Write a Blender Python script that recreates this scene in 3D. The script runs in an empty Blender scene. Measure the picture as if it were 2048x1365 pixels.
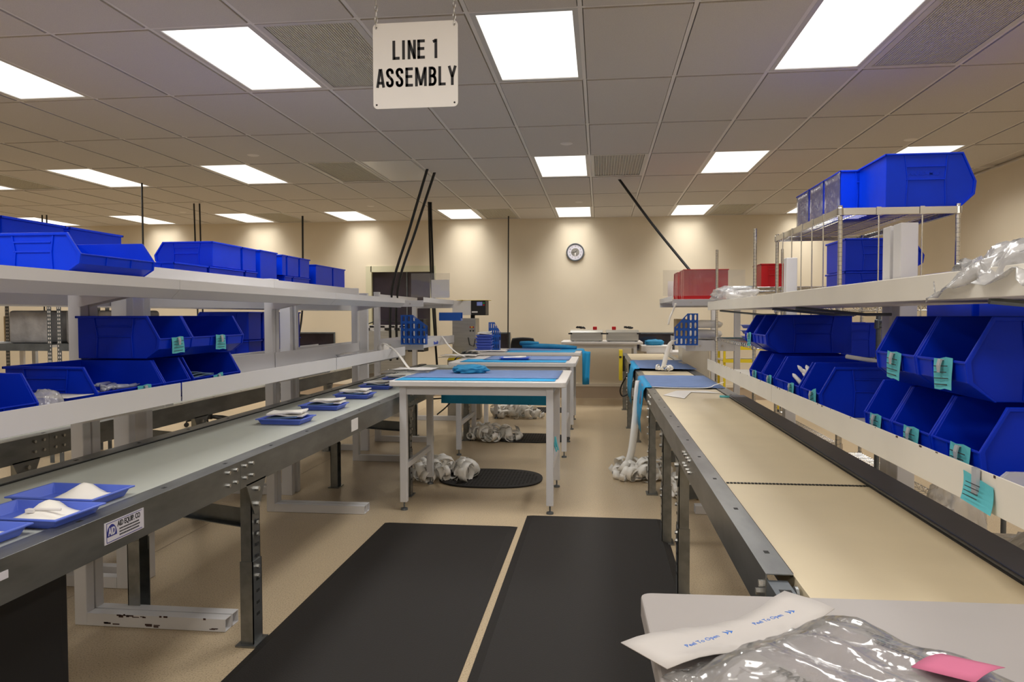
import bpy, bmesh, math, random
from mathutils import Vector, Matrix, noise
PI = math.pi
R = math.radians
random.seed(11)
scene = bpy.context.scene
col = scene.collection

# ---------------------------------------------------------------- camera, world, exposure
cam_d = bpy.data.cameras.new('camera')
cam_d.sensor_width = 36; cam_d.lens = 1490 * 36 / 2048
cam_d.clip_start = 0.05; cam_d.clip_end = 60
cam = bpy.data.objects.new('camera', cam_d); col.objects.link(cam)
cam.matrix_world = (Matrix.Translation((0, 0, 1.40)) @ Matrix.Rotation(0.1172, 4, 'Z')
                    @ Matrix.Rotation(PI/2 - 0.0346, 4, 'X') @ Matrix.Rotation(-0.002, 4, 'Z'))
scene.camera = cam
w = bpy.data.worlds.new('world'); scene.world = w; w.use_nodes = True
w.node_tree.nodes['Background'].inputs[0].default_value = (0.9, 0.85, 0.78, 1)
w.node_tree.nodes['Background'].inputs[1].default_value = 0.02
vs = scene.view_settings
vs.view_transform = 'Standard'; vs.look = 'None'; vs.gamma = 1; vs.use_curve_mapping = False
vs.exposure = 0.0
LAMP = 1.1          # glow of the fluorescent diffusers
TROFFER_W = 21      # light thrown down by each troffer

# ---------------------------------------------------------------- materials
def mat(name, color, rough=0.5, metal=0.0, var=0.0, vscale=8, bump=0.0, bscale=200, spec=0.5,
        emit=None, strength=0, coat=0.0, color2=None, dist=0.002, trans=0, ior=1.45, alpha=1, stretch=None):
    m = bpy.data.materials.new(name); m.use_nodes = True
    nt = m.node_tree; b = nt.nodes['Principled BSDF']
    b.inputs['Base Color'].default_value = (*color, 1)
    b.inputs['Roughness'].default_value = rough
    b.inputs['Metallic'].default_value = metal
    b.inputs['Specular IOR Level'].default_value = spec
    b.inputs['Coat Weight'].default_value = coat
    b.inputs['Transmission Weight'].default_value = trans
    b.inputs['IOR'].default_value = ior
    b.inputs['Alpha'].default_value = alpha
    if emit:
        b.inputs['Emission Color'].default_value = (*emit, 1)
        b.inputs['Emission Strength'].default_value = strength
    tc = nt.nodes.new('ShaderNodeTexCoord'); vec = tc.outputs['Object']
    if stretch:
        mp = nt.nodes.new('ShaderNodeMapping'); mp.inputs['Scale'].default_value = stretch
        nt.links.new(vec, mp.inputs[0]); vec = mp.outputs[0]
    if var > 0 or color2:
        n = nt.nodes.new('ShaderNodeTexNoise'); n.inputs['Scale'].default_value = vscale
        n.inputs['Detail'].default_value = 6
        nt.links.new(vec, n.inputs['Vector'])
        cr = nt.nodes.new('ShaderNodeValToRGB')
        c2 = color2 or tuple(max(0, c*(1-var)) for c in color)
        c1 = color if color2 else tuple(min(1, c*(1+var*0.4)) for c in color)
        cr.color_ramp.elements[0].position = 0.35; cr.color_ramp.elements[1].position = 0.65
        cr.color_ramp.elements[0].color = (*c2, 1); cr.color_ramp.elements[1].color = (*c1, 1)
        nt.links.new(n.outputs['Fac'], cr.inputs[0]); nt.links.new(cr.outputs[0], b.inputs['Base Color'])
    if bump > 0:
        n2 = nt.nodes.new('ShaderNodeTexNoise'); n2.inputs['Scale'].default_value = bscale
        n2.inputs['Detail'].default_value = 3
        nt.links.new(vec, n2.inputs['Vector'])
        bp = nt.nodes.new('ShaderNodeBump'); bp.inputs['Strength'].default_value = bump
        bp.inputs['Distance'].default_value = dist
        nt.links.new(n2.outputs['Fac'], bp.inputs['Height']); nt.links.new(bp.outputs[0], b.inputs['Normal'])
    return m

def film(name, tint, opacity, rough=0.12, bump=0.6, bscale=25, gloss=0.5):
    """clear plastic film: see-through, glossy, crinkled"""
    m = bpy.data.materials.new(name); m.use_nodes = True
    nt = m.node_tree; nt.nodes.clear()
    out = nt.nodes.new('ShaderNodeOutputMaterial')
    tr = nt.nodes.new('ShaderNodeBsdfTransparent'); tr.inputs[0].default_value = (0.97, 0.97, 0.97, 1)
    df = nt.nodes.new('ShaderNodeBsdfPrincipled'); df.inputs['Base Color'].default_value = (*tint, 1)
    df.inputs['Roughness'].default_value = rough; df.inputs['Specular IOR Level'].default_value = 0.9
    gl = nt.nodes.new('ShaderNodeBsdfGlossy'); gl.inputs['Roughness'].default_value = rough
    fr = nt.nodes.new('ShaderNodeFresnel'); fr.inputs[0].default_value = 1.45
    mx = nt.nodes.new('ShaderNodeMixShader'); mx.inputs[0].default_value = opacity
    mx2 = nt.nodes.new('ShaderNodeMixShader')
    tc = nt.nodes.new('ShaderNodeTexCoord')
    n2 = nt.nodes.new('ShaderNodeTexNoise'); n2.inputs['Scale'].default_value = bscale; n2.inputs['Detail'].default_value = 2
    n2.inputs['Distortion'].default_value = 1.2
    bp = nt.nodes.new('ShaderNodeBump'); bp.inputs['Strength'].default_value = bump; bp.inputs['Distance'].default_value = 0.006
    nt.links.new(tc.outputs['Object'], n2.inputs['Vector']); nt.links.new(n2.outputs['Fac'], bp.inputs['Height'])
    for s in (df, gl, fr): nt.links.new(bp.outputs[0], s.inputs['Normal'])
    nt.links.new(tr.outputs[0], mx.inputs[1]); nt.links.new(df.outputs[0], mx.inputs[2])
    ml = nt.nodes.new('ShaderNodeMath'); ml.operation = 'MULTIPLY_ADD'; ml.inputs[1].default_value = 0.55*gloss; ml.inputs[2].default_value = 0.01
    ml.use_clamp = True
    nt.links.new(fr.outputs[0], ml.inputs[0]); nt.links.new(ml.outputs[0], mx2.inputs[0])
    nt.links.new(mx.outputs[0], mx2.inputs[1]); nt.links.new(gl.outputs[0], mx2.inputs[2])
    nt.links.new(mx2.outputs[0], out.inputs[0])
    return m

M = dict(
    tile=mat('ceiling_tile', (0.55, 0.51, 0.46), 0.9, var=0.10, vscale=260, bump=0.25, bscale=320),
    grid=mat('grid_paint', (0.66, 0.62, 0.57), 0.45),
    wall=mat('cream_wall', (0.72, 0.635, 0.49), 0.55, var=0.03, vscale=1.5, bump=0.05, bscale=150),
    wallcap=mat('wall_cap', (0.72, 0.65, 0.53), 0.5),
    cove=mat('cove_vinyl', (0.42, 0.33, 0.24), 0.5),
    lamp=mat('diffuser', (0.9, 0.9, 0.9), 0.5, emit=(1.0, 0.985, 0.95), strength=LAMP),
    lamp_off=mat('diffuser_off', (0.66, 0.64, 0.60), 0.25),
    vent=mat('vent_mesh', (0.60, 0.56, 0.46), 0.8, var=0.2, vscale=300),
    ventframe=mat('vent_frame', (0.50, 0.48, 0.45), 0.4, metal=0.3),
    white=mat('white_paint', (0.66, 0.65, 0.66), 0.38, var=0.03, vscale=3),
    cream=mat('cream_paint', (0.74, 0.70, 0.62), 0.42, var=0.04, vscale=4),
    chip=mat('chipped_spot', (0.06, 0.03, 0.025), 0.7),
    lam=mat('white_laminate', (0.70, 0.67, 0.65), 0.35, var=0.02),
    lamg=mat('grey_white_laminate', (0.33, 0.305, 0.295), 0.4, var=0.02), header=mat('header_paper', (0.47, 0.44, 0.42), 0.8),  # white laminate and header paper darkened to carry the weaker foreground light
    galv=mat('galvanised_steel', (0.27, 0.28, 0.28), 0.33, metal=0.85, var=0.22, vscale=14, bump=0.1, bscale=60, stretch=(1, .3, 1)),
    galvd=mat('dark_galvanised', (0.16, 0.18, 0.20), 0.42, metal=0.7, var=0.2, vscale=10),
    chrome=mat('chrome', (0.62, 0.61, 0.58), 0.22, metal=1.0),
    sideplate=mat('blued_plate', (0.055, 0.065, 0.11), 0.4, metal=0.0, var=0.1),  # reflected blue of the bins put into the dark metal's base colour
    bolt=mat('bolt_steel', (0.62, 0.60, 0.56), 0.3, metal=0.9),
    belt=mat('grey_belt', (0.49, 0.51, 0.46), 0.42, var=0.05, vscale=2, bump=0.06, bscale=400),
    beltc=mat('cream_belt', (0.64, 0.545, 0.38), 0.5, var=0.05, vscale=2.5, bump=0.08, bscale=400),
    slot=mat('dark_slot', (0.015, 0.015, 0.015), 0.7),
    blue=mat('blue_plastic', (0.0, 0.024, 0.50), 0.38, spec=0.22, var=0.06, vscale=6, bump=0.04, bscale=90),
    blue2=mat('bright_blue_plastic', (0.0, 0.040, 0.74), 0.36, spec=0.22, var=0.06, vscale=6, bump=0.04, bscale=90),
    tray=mat('tray_blue', (0.09, 0.15, 0.62), 0.38),
    holder=mat('file_holder_blue', (0.01, 0.09, 0.42), 0.35),
    red=mat('red_plastic', (0.50, 0.008, 0.012), 0.32),
    card=mat('cyan_card', (0.10, 0.46, 0.52), 0.7),
    ink=mat('ink', (0.03, 0.03, 0.035), 0.7),
    inkb=mat('blue_ink', (0.03, 0.14, 0.50), 0.6),
    black=mat('black_plastic', (0.015, 0.014, 0.014), 0.45),
    rubber=mat('black_rubber_mat', (0.017, 0.0145, 0.013), 0.68, bump=0.5, bscale=160, dist=0.002, spec=0.35),
    wrapb=mat('periwinkle_wrap', (0.16, 0.24, 0.46), 0.85, var=0.08, vscale=12, bump=0.25, bscale=40),
    wrapc=mat('cyan_wrap', (0.02, 0.34, 0.68), 0.75, var=0.08, vscale=10, bump=0.2, bscale=40),
    wrapt=mat('turquoise_wrap', (0.02, 0.22, 0.42), 0.7, var=0.2, vscale=9, bump=0.5, bscale=30),
    towel=mat('white_towel', (0.86, 0.83, 0.77), 0.9, bump=0.3, bscale=220),
    bluetowel=mat('grey_blue_towel', (0.14, 0.22, 0.34), 0.9, bump=0.3, bscale=160),
    paper=mat('white_paper', (0.74, 0.71, 0.68), 0.8, var=0.02),
    signw=mat('sign_white', (0.92, 0.90, 0.89), 0.5),
    label=mat('label_silver', (0.62, 0.60, 0.66), 0.4),
    navy=mat('navy_print', (0.03, 0.035, 0.22), 0.5),
    pink=mat('pink_note', (0.50, 0.13, 0.23), 0.8),
    yellow=mat('yellow_paint', (0.75, 0.58, 0.02), 0.4),
    tape=mat('tape_ribbon', (0.93, 0.90, 0.84), 0.4),
    steel=mat('brushed_steel', (0.46, 0.45, 0.42), 0.35, metal=0.8, var=0.1, vscale=30, stretch=(.1, 1, 1)),
    steelp=mat('steel_cabinet', (0.45, 0.42, 0.36), 0.4, metal=0.55, var=0.06),
    dglass=mat('dark_glass', (0.035, 0.028, 0.042), 0.08, spec=0.8, var=0.3, vscale=3),
    winframe=mat('window_frame', (0.60, 0.57, 0.40), 0.5),
    kraft=mat('kraft_card', (0.40, 0.29, 0.15), 0.8, var=0.08),
    tan=mat('dusty_grey', (0.33, 0.30, 0.26), 0.7),
    screen=mat('lcd', (0.12, 0.14, 0.3), 0.2, emit=(0.25, 0.32, 0.65), strength=0.25),
    green=mat('green_button', (0.02, 0.3, 0.06), 0.4),
    cord=mat('black_cord', (0.012, 0.012, 0.012), 0.5),
    fabric=mat('black_fabric', (0.02, 0.02, 0.022), 0.9, bump=0.3, bscale=300),
    syringe=mat('clear_part', (0.55, 0.57, 0.62), 0.25, trans=0.3),
    bag=film('clear_bag', (0.82, 0.81, 0.81), 0.42, 0.2, 0.8, 22, 0.8),
    wrapfilm=film('clear_film', (0.78, 0.77, 0.75), 0.10, 0.10, 0.8, 16, 0.9),
    acrylic=film('acrylic', (0.8, 0.8, 0.82), 0.10, 0.03, 0.0, 5, 0.5),
)
def _floor_mat():
    m = mat('vinyl_floor', (0.46, 0.38, 0.27), 0.30, spec=0.45)
    nt = m.node_tree; b = nt.nodes['Principled BSDF']; tc = nt.nodes['Texture Coordinate']
    n = nt.nodes.new('ShaderNodeTexNoise'); n.inputs['Scale'].default_value = 150; n.inputs['Detail'].default_value = 2
    cr = nt.nodes.new('ShaderNodeValToRGB')
    e = cr.color_ramp.elements
    e[0].position = 0.30; e[0].color = (0.30, 0.22, 0.14, 1); e[1].position = 0.46; e[1].color = (0.56, 0.44, 0.285, 1)
    e2 = cr.color_ramp.elements.new(0.72); e2.color = (0.61, 0.49, 0.335, 1)
    big = nt.nodes.new('ShaderNodeTexNoise'); big.inputs['Scale'].default_value = 0.9; big.inputs['Detail'].default_value = 4
    mx = nt.nodes.new('ShaderNodeMix'); mx.data_type = 'RGBA'; mx.blend_type = 'MULTIPLY'; mx.inputs[0].default_value = 0.35
    cr2 = nt.nodes.new('ShaderNodeValToRGB'); cr2.color_ramp.elements[0].color = (0.72, 0.72, 0.72, 1); cr2.color_ramp.elements[0].position = .3; cr2.color_ramp.elements[1].position = .7
    L = nt.links.new
    L(tc.outputs['Object'], n.inputs['Vector']); L(tc.outputs['Object'], big.inputs['Vector'])
    L(n.outputs['Fac'], cr.inputs[0]); L(big.outputs['Fac'], cr2.inputs[0])
    L(cr.outputs[0], mx.inputs[6]); L(cr2.outputs[0], mx.inputs[7]); L(mx.outputs[2], b.inputs['Base Color'])
    n3 = nt.nodes.new('ShaderNodeTexNoise'); n3.inputs['Scale'].default_value = 22; n3.inputs['Detail'].default_value = 3
    bp = nt.nodes.new('ShaderNodeBump'); bp.inputs['Strength'].default_value = 0.12; bp.inputs['Distance'].default_value = 0.01
    L(tc.outputs['Object'], n3.inputs['Vector']); L(n3.outputs['Fac'], bp.inputs['Height']); L(bp.outputs[0], b.inputs['Normal'])
    return m
M['floor'] = _floor_mat()

# ---------------------------------------------------------------- mesh builder
class MB:
    def __init__(s): s.v = []; s.f = []
    def add(s, vs_, fs, mtx=None):
        o = len(s.v)
        for p in vs_:
            p = Vector(p)
            s.v.append(tuple(mtx @ p if mtx else p))
        for f in fs: s.f.append(tuple(i+o for i in f))
        return s
    def box(s, x0, x1, y0, y1, z0, z1, mtx=None):
        if x0 > x1: x0, x1 = x1, x0
        if y0 > y1: y0, y1 = y1, y0
        if z0 > z1: z0, z1 = z1, z0
        v = [(x0,y0,z0),(x1,y0,z0),(x1,y1,z0),(x0,y1,z0),(x0,y0,z1),(x1,y0,z1),(x1,y1,z1),(x0,y1,z1)]
        return s.add(v, [(0,3,2,1),(4,5,6,7),(0,1,5,4),(1,2,6,5),(2,3,7,6),(3,0,4,7)], mtx)
    def prism(s, pts, axis, a, b, mtx=None):
        """closed 2D polygon extruded along axis from a to b. axis 'x': pts=(y,z); 'y': pts=(x,z); 'z': pts=(x,y)"""
        n = len(pts)
        def P(p, t):
            return {'x': (t, p[0], p[1]), 'y': (p[0], t, p[1]), 'z': (p[0], p[1], t)}[axis]
        v = [P(p, a) for p in pts] + [P(p, b) for p in pts]
        area = sum(pts[i][0]*pts[(i+1) % n][1]-pts[(i+1) % n][0]*pts[i][1] for i in range(n))
        flip = (area > 0) ^ (axis == 'y') ^ (b < a)
        fs = [tuple(range(n))[::-1], tuple(range(n, 2*n))] + [(i, (i+1) % n, n+(i+1) % n, n+i) for i in range(n)]
        if not flip: fs = [f[::-1] for f in fs]
        return s.add(v, fs, mtx)
    def tube(s, pts, r, n=8, cap=True, mtx=None):
        pts = [Vector(p) for p in pts]; rs = r if isinstance(r, (list, tuple)) else [r]*len(pts)
        vs_ = []; up = None
        for i, p in enumerate(pts):
            d = (pts[min(i+1, len(pts)-1)] - pts[max(i-1, 0)]).normalized()
            if up is None:
                up = Vector((0, 0, 1)) if abs(d.z) < 0.9 else Vector((1, 0, 0))
            u = d.cross(up)
            if u.length < 1e-6: u = d.orthogonal()
            u.normalize(); v2 = u.cross(d).normalized(); up = v2
            for k in range(n):
                a = 2*PI*k/n
                vs_.append(p + (u*math.cos(a) + v2*math.sin(a))*rs[i])
        fs = []
        for i in range(len(pts)-1):
            for k in range(n):
                a, b = i*n+k, i*n+(k+1) % n
                fs.append((a, b, b+n, a+n))
        if cap:
            fs.append(tuple(range(n))[::-1]); o = (len(pts)-1)*n; fs.append(tuple(range(o, o+n)))
        return s.add(vs_, fs, mtx)
    def cyl(s, p0, p1, r, n=12, mtx=None): return s.tube([p0, p1], r, n, True, mtx)
    def lathe(s, prof, n=16, mtx=None):
        vs_ = []; fs = []
        for (r, z) in prof:
            for k in range(n):
                a = 2*PI*k/n; vs_.append((r*math.cos(a), r*math.sin(a), z))
        for i in range(len(prof)-1):
            for k in range(n):
                a, b = i*n+k, i*n+(k+1) % n
                fs.append((a, b, b+n, a+n))
        fs.append(tuple(range(n))[::-1]); o = (len(prof)-1)*n; fs.append(tuple(range(o, o+n)))
        return s.add(vs_, fs, mtx)
    def sheet(s, grid, th=0.002, mtx=None):
        """grid[i][j] of points -> thin two-sided closed sheet with thickness downwards along normal"""
        ni, nj = len(grid), len(grid[0])
        G = [[Vector(p) for p in r] for r in grid]
        top = [p for r in G for p in r]; bot = []
        for i in range(ni):
            for j in range(nj):
                du = G[min(i+1, ni-1)][j]-G[max(i-1, 0)][j]; dv = G[i][min(j+1, nj-1)]-G[i][max(j-1, 0)]
                nn = du.cross(dv)
                if nn.length < 1e-12: nn = Vector((0, 0, 1))
                bot.append(G[i][j] - nn.normalized()*th)
        N = ni*nj; fs = []
        for i in range(ni-1):
            for j in range(nj-1):
                a = i*nj+j; fs.append((a, a+nj, a+nj+1, a+1)); fs.append((N+a, N+a+1, N+a+nj+1, N+a+nj))
        for i in range(ni-1):
            a = i*nj; fs.append((a, N+a, N+a+nj, a+nj)); a = i*nj+nj-1; fs.append((a, a+nj, N+a+nj, N+a))
        for j in range(nj-1):
            a = j; fs.append((a, a+1, N+a+1, N+a)); a = (ni-1)*nj+j; fs.append((a, N+a, N+a+1, a+1))
        return s.add(top+bot, fs, mtx)
    def build(s, name, m, parent=None, bevel=0, smooth=False, loc=None, rz=0, seg=2, subsurf=0):
        me = bpy.data.meshes.new(name); me.from_pydata(s.v, [], s.f); me.update()
        if m is not None: me.materials.append(M[m] if isinstance(m, str) else m)
        if smooth:
            for p in me.polygons: p.use_smooth = True
        o = bpy.data.objects.new(name, me); col.objects.link(o)
        if loc: o.location = loc
        o.rotation_euler.z = rz
        if parent: o.parent = parent
        if bevel:
            bm = o.modifiers.new('bevel', 'BEVEL'); bm.width = bevel; bm.segments = seg
            bm.limit_method = 'ANGLE'; bm.angle_limit = R(40)
        if subsurf:
            ss = o.modifiers.new('sub', 'SUBSURF'); ss.levels = subsurf; ss.render_levels = subsurf
        return o

def tag(o, label=None, cat=None, group=None, kind=None):
    if label: o['label'] = label
    if cat: o['category'] = cat
    if group: o['group'] = group
    if kind: o['kind'] = kind
    return o
def thing(name, label, cat, loc=(0, 0, 0), rz=0, group=None):
    o = bpy.data.objects.new(name, None); col.objects.link(o); o.empty_display_size = 0.05
    o.location = loc; o.rotation_euler.z = rz
    return tag(o, label, cat, group)
def kids(o): return [c for c in col.objects if c.parent == o]
def dup(o, loc=None, rz=None, label=None, parent=None, _ch=None):
    if _ch is None:
        _ch = {}
        for c in col.objects:
            if c.parent: _ch.setdefault(c.parent.name, []).append(c)
    c = o.copy(); col.objects.link(c)
    if loc is not None: c.location = loc
    if rz is not None: c.rotation_euler.z = rz
    if label: c['label'] = label
    if parent: c.parent = parent
    for k in _ch.get(o.name, []): dup(k, parent=c, _ch=_ch)
    return c
def text_mb(body, h, wscale=1.0, bold=0.0, depth=0.0006, align='CENTER', spacing=1.0, line=1.0):
    """flat lettering as a mesh in the local XY plane, cap height ~h"""
    cu = bpy.data.curves.new('t', 'FONT'); cu.body = body; cu.size = h/0.70; cu.align_x = align; cu.align_y = 'CENTER'
    cu.offset = bold; cu.extrude = depth; cu.resolution_u = 3; cu.space_character = spacing; cu.space_line = line
    ob = bpy.data.objects.new('t', cu); col.objects.link(ob)
    dg = bpy.context.evaluated_depsgraph_get(); me = ob.evaluated_get(dg).to_mesh()
    mb = MB(); mb.add([(v.co.x*wscale, v.co.y, v.co.z) for v in me.vertices], [tuple(p.vertices) for p in me.polygons])
    ob.evaluated_get(dg).to_mesh_clear(); bpy.data.objects.remove(ob); bpy.data.curves.remove(cu)
    return mb
def xform(mb, mtx):
    mb.v = [tuple(mtx @ Vector(v)) for v in mb.v]; return mb
FRONT = Matrix.Rotation(PI/2, 4, 'X')                      # XY lettering -> XZ plane, read from -Y
def face_px(): return Matrix.Rotation(PI/2, 4, 'Z') @ FRONT    # read from +X
def face_nx(): return Matrix.Rotation(-PI/2, 4, 'Z') @ FRONT   # read from -X
def nz(x, y, z=0, s=1): return noise.noise(Vector((x*s, y*s, z*s)))

# ================================================================= ROOM
XL, XR, YN, YB, ZC = -13.0, 4.4, -4.5, 12.6, 3.034
GX0, GY0, TW, TD = -0.108, 5.2425, 0.6096, 1.2192
tag(MB().box(XL-.1, XR+.1, YN-.1, YB+.1, -0.1, 0).build('floor', 'floor'), kind='structure')
# welded seams of the sheet vinyl: sunken narrow strips
fl = bpy.data.objects['floor']
for x in (-3.55, -2.62, 1.9):
    MB().box(x, x+.006, YN, YB, -0.001, 0.0008).build('vinyl_seam', 'cove', fl)
ceil = tag(MB().box(XL-.1, XR+.1, YN-.1, YB+.1, ZC+.03, ZC+.1).build('ceiling', 'tile'), kind='structure')
# back wall with openings
wb = MB()
openings = [(-3.95, -2.88, 0.98, 2.17), (-5.32, -4.62, 0.86, 1.09), (-2.12, -1.53, 0.83, 1.09), (0.62, 1.22, 0.83, 1.09)]
xs = sorted({XL-.1, XR+.1} | {a for o in openings for a in o[:2]})
for a, b in zip(xs[:-1], xs[1:]):
    hit = [o for o in openings if o[0] <= a+1e-6 and o[1] >= b-1e-6]
    if hit:
        wb.box(a, b, YB, YB+.15, 0, hit[0][2]); wb.box(a, b, YB, YB+.15, hit[0][3], ZC+.03)
    else: wb.box(a, b, YB, YB+.15, 0, ZC+.03)
wback = tag(wb.build('wall_back', 'wall'), kind='structure')
tag(MB().box(XR, XR+.12, YN, YB, 0, ZC+.03).build('wall_right', 'wall'), kind='structure')
tag(MB().box(XL-.12, XL, YN, YB, 0, ZC+.03).build('wall_left', 'wall'), kind='structure')
tag(MB().box(XL, XR, YN-.12, YN, 0, ZC+.03).build('wall_near', 'wall'), kind='structure')
# cove base: vinyl turned up the wall, with a pale cap strip
for nm, a in (('back', (XL, XR, YB-.012, YB)), ('right', (XR-.012, XR, YN, YB-.012)), ('left', (XL, XL+.012, YN, YB-.012))):
    b = tag(MB().box(*a, 0, 0.20).build('baseboard_'+nm, 'cove'), kind='structure')
    x0, x1, y0, y1 = a
    MB().box(x0-(nm == 'right')*.01, x1+(nm == 'left')*.01, y0-(nm == 'back')*.01, y1, 0.20, 0.25).build('cap_strip', 'wallcap', b)
for i, (x0, x1, z0, z1) in enumerate(openings):
    wn = tag(MB().box(x0, x1, YB+.05, YB+.058, z0, z1).build('window_%d' % (i+1), 'dglass'), kind='structure')
    f = MB(); t = 0.085 if i == 0 else 0.018
    f.box(x0-t, x0+t*.2, YB-.02, YB+.05, z0-t, z1+t); f.box(x1-t*.2, x1+t, YB-.02, YB+.05, z0-t, z1+t)
    f.box(x0, x1, YB-.02, YB+.05, z1-t*.2, z1+t); f.box(x0, x1, YB-.02, YB+.05, z0-t, z0+t*.2)
    f.build('window_frame', 'winframe' if i == 0 else 'galvd', wn)
    if i == 0:
        MB().box(x0+.62, x0+.64, YB+.03, YB+.05, z0, z1).build('mullion', 'galvd', wn)
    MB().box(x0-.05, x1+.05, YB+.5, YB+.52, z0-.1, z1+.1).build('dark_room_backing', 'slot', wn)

# ---- suspended ceiling: every tile, runner and tee a piece
LIT = {-1: (-10, -7, -4, -1, 2, 5), 2: (-16, -13, -10, -7, -1, 2, 5), 5: (-19, -16, -13, -10, -7, -4, -1, 2, 5),
       -4: (-13, -10, -7, -4, -1, 2, 5), -7: (-13, -10, -7, -4, -1, 2, 5)}
VENT = {-1: (-3, 3), 2: (-12, -5, 0), 5: (-3, 3, -9)}
OFF = {2: (-4,)}
tm = MB().box(0.017, TW-.017, 0.017, TD-.017, -0.007, 0.012)
tile0 = None
for j in range(-3, 6):
    for i in range(-21, 8):
        if i in LIT.get(j, ()) or i in VENT.get(j, ()) or i in OFF.get(j, ()): continue
        x, y = GX0+i*TW, GY0+j*TD
        if x+TW > XR+.3 or x < XL-.3: continue
        if tile0 is None:
            tile0 = tm.build('ceiling_tile', 'tile', ceil, loc=(x, y, ZC)); continue
        o = tile0.copy(); o.location = (x, y, ZC); col.objects.link(o)
MB().box(XL, XR, YN, GY0-3*TD-.01, ZC+.014, ZC+.02).build('ceiling_panel', 'tile', ceil)
run = MB().box(-.012, .012, GY0-3*TD, YB, 0, .006).box(-.002, .002, GY0-3*TD, YB, .006, .03)
r0 = None
for i in range(-20, 8):
    if r0 is None: r0 = run.build('main_runner', 'grid', ceil, loc=(GX0+i*TW, 0, ZC)); continue
    o = r0.copy(); o.location.x = GX0+i*TW; col.objects.link(o)
for j in range(-3, 7):
    MB().box(XL, XR, GY0+j*TD-.012, GY0+j*TD+.012, ZC-.0005, ZC+.006).build('cross_tee', 'grid', ceil)
tag(MB().box(XL, XR, YB-.025, YB, ZC-.003, ZC+.006).build('trim_1', 'grid'), kind='structure')
tag(MB().box(XR-.025, XR, GY0-3*TD, YB-.025, ZC-.003, ZC+.006).build('trim_2', 'grid'), kind='structure')
rowname = {-1: 'nearest row', 2: 'middle row', 5: 'farthest row by the back wall', -4: 'row above the camera', -7: 'row behind the camera'}
ordn = ['leftmost', 'second from left', 'third from left', 'fourth from left', 'fifth from left', 'sixth from left', 'seventh from left', 'eighth from left', 'rightmost']
light0 = None
lamp_data = {}
for j, cols_ in LIT.items():
    for n_, i in enumerate(cols_):
        x, y = GX0+(i+.5)*TW, GY0+(j+.5)*TD
        if x > XR-.2 or x < XL+.2: continue
        lb = 'lit recessed ceiling light panel, %s, %s' % (rowname[j], ordn[n_] if i != cols_[-1] else 'rightmost')
        if light0 is None:
            light0 = thing('ceiling_light', lb, 'ceiling light', (x, y, ZC), 0, 'lit troffers in the suspended ceiling')
            hw, hd = TW/2-.012, TD/2-.012
            f = MB(); f.box(-hw, hw, -hd, -hd+.03, -.001, .012); f.box(-hw, hw, hd-.03, hd, -.001, .012)
            f.box(-hw, -hw+.03, -hd+.03, hd-.03, -.001, .012); f.box(hw-.03, hw, -hd+.03, hd-.03, -.001, .012)
            f.build('frame', 'ventframe', light0)
            MB().box(-hw+.03, hw-.03, -hd+.03, hd-.03, .005, .009).build('diffuser', 'lamp', light0)
            ld = bpy.data.lights.new('tubes', 'AREA'); ld.shape = 'RECTANGLE'; ld.size = 2*hw-.08; ld.size_y = 2*hd-.08
            ld.energy = TROFFER_W; ld.color = (1, .975, .93); ld.spread = R(150)
            lo = bpy.data.objects.new('tubes', ld); col.objects.link(lo); lo.parent = light0; lo.location.z = .004
            lamp_data[j] = ld
        else:
            q_ = dup(light0, (x, y, ZC), 0, lb)
            if j not in lamp_data:                  # beam tuned by row: widened over camera to fill fronts, dimmed by back wall
                lamp_data[j] = ld.copy()
                if j == 5: lamp_data[j].spread = R(112); lamp_data[j].energy = TROFFER_W*.70
                elif j in (-4, -7): lamp_data[j].spread = R(172); lamp_data[j].energy = TROFFER_W*1.15
                elif j == 2: lamp_data[j].spread = R(150)
            for c in kids(q_):
                if c.type == 'LIGHT': c.data = lamp_data[j]
for j, cols_ in VENT.items():
    for i in cols_:
        x, y = GX0+(i+.5)*TW, GY0+(j+.5)*TD
        where = {(-1, -3): 'perforated grey return air grille beside the light left of the sign', (-1, 3): 'perforated grey return air grille at top right beside the big light',
                 (2, -12): 'perforated air grille far left of the middle light row', (2, -5): 'perforated air grille left of the unlit panel', (2, 0): 'perforated air grille right of the light above the wall clock',
                 (5, -3): 'small air grille in farthest row above the black cord', (5, 3): 'small air grille in farthest row right of the lights', (5, -9): 'small air grille in farthest row at left'}[(j, i)]
        t = thing('air_grille', where, 'vent', (x, y, ZC))
        hw, hd = TW/2-.012, TD/2-.012
        f = MB(); f.box(-hw, hw, -hd, -hd+.035, -.004, .01); f.box(-hw, hw, hd-.035, hd, -.004, .01)
        f.box(-hw, -hw+.035, -hd+.035, hd-.035, -.004, .01); f.box(hw-.035, hw, -hd+.035, hd-.035, -.004, .01)
        f.build('frame', 'ventframe', t)
        g = MB(); n1 = 34 if j == -1 else 18; n2 = int(n1*2)
        for k in range(n1):
            xx = -hw+.035+(2*hw-.07)*(k+.5)/n1; g.box(xx-.004, xx+.004, -hd+.035, hd-.035, .001, .004)
        for k in range(n2):
            yy = -hd+.035+(2*hd-.07)*(k+.5)/n2; g.box(-hw+.035, hw-.035, yy-.004, yy+.004, .004, .006)
        tag(g.build('perforated_face', 'vent', t), kind='stuff')
        MB().box(-hw+.035, hw-.035, -hd+.035, hd-.035, .012, .014).build('backing', 'vent', t)
x, y = GX0+(-3.5)*TW, GY0+2.5*TD
t = thing('ceiling_light', 'unlit ceiling light panel between the rods and the air grille, middle row', 'ceiling light', (x, y, ZC))
hw, hd = TW/2-.012, TD/2-.012
MB().box(-hw, hw, -hd, hd, .004, .012).build('frame', 'ventframe', t)
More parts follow.
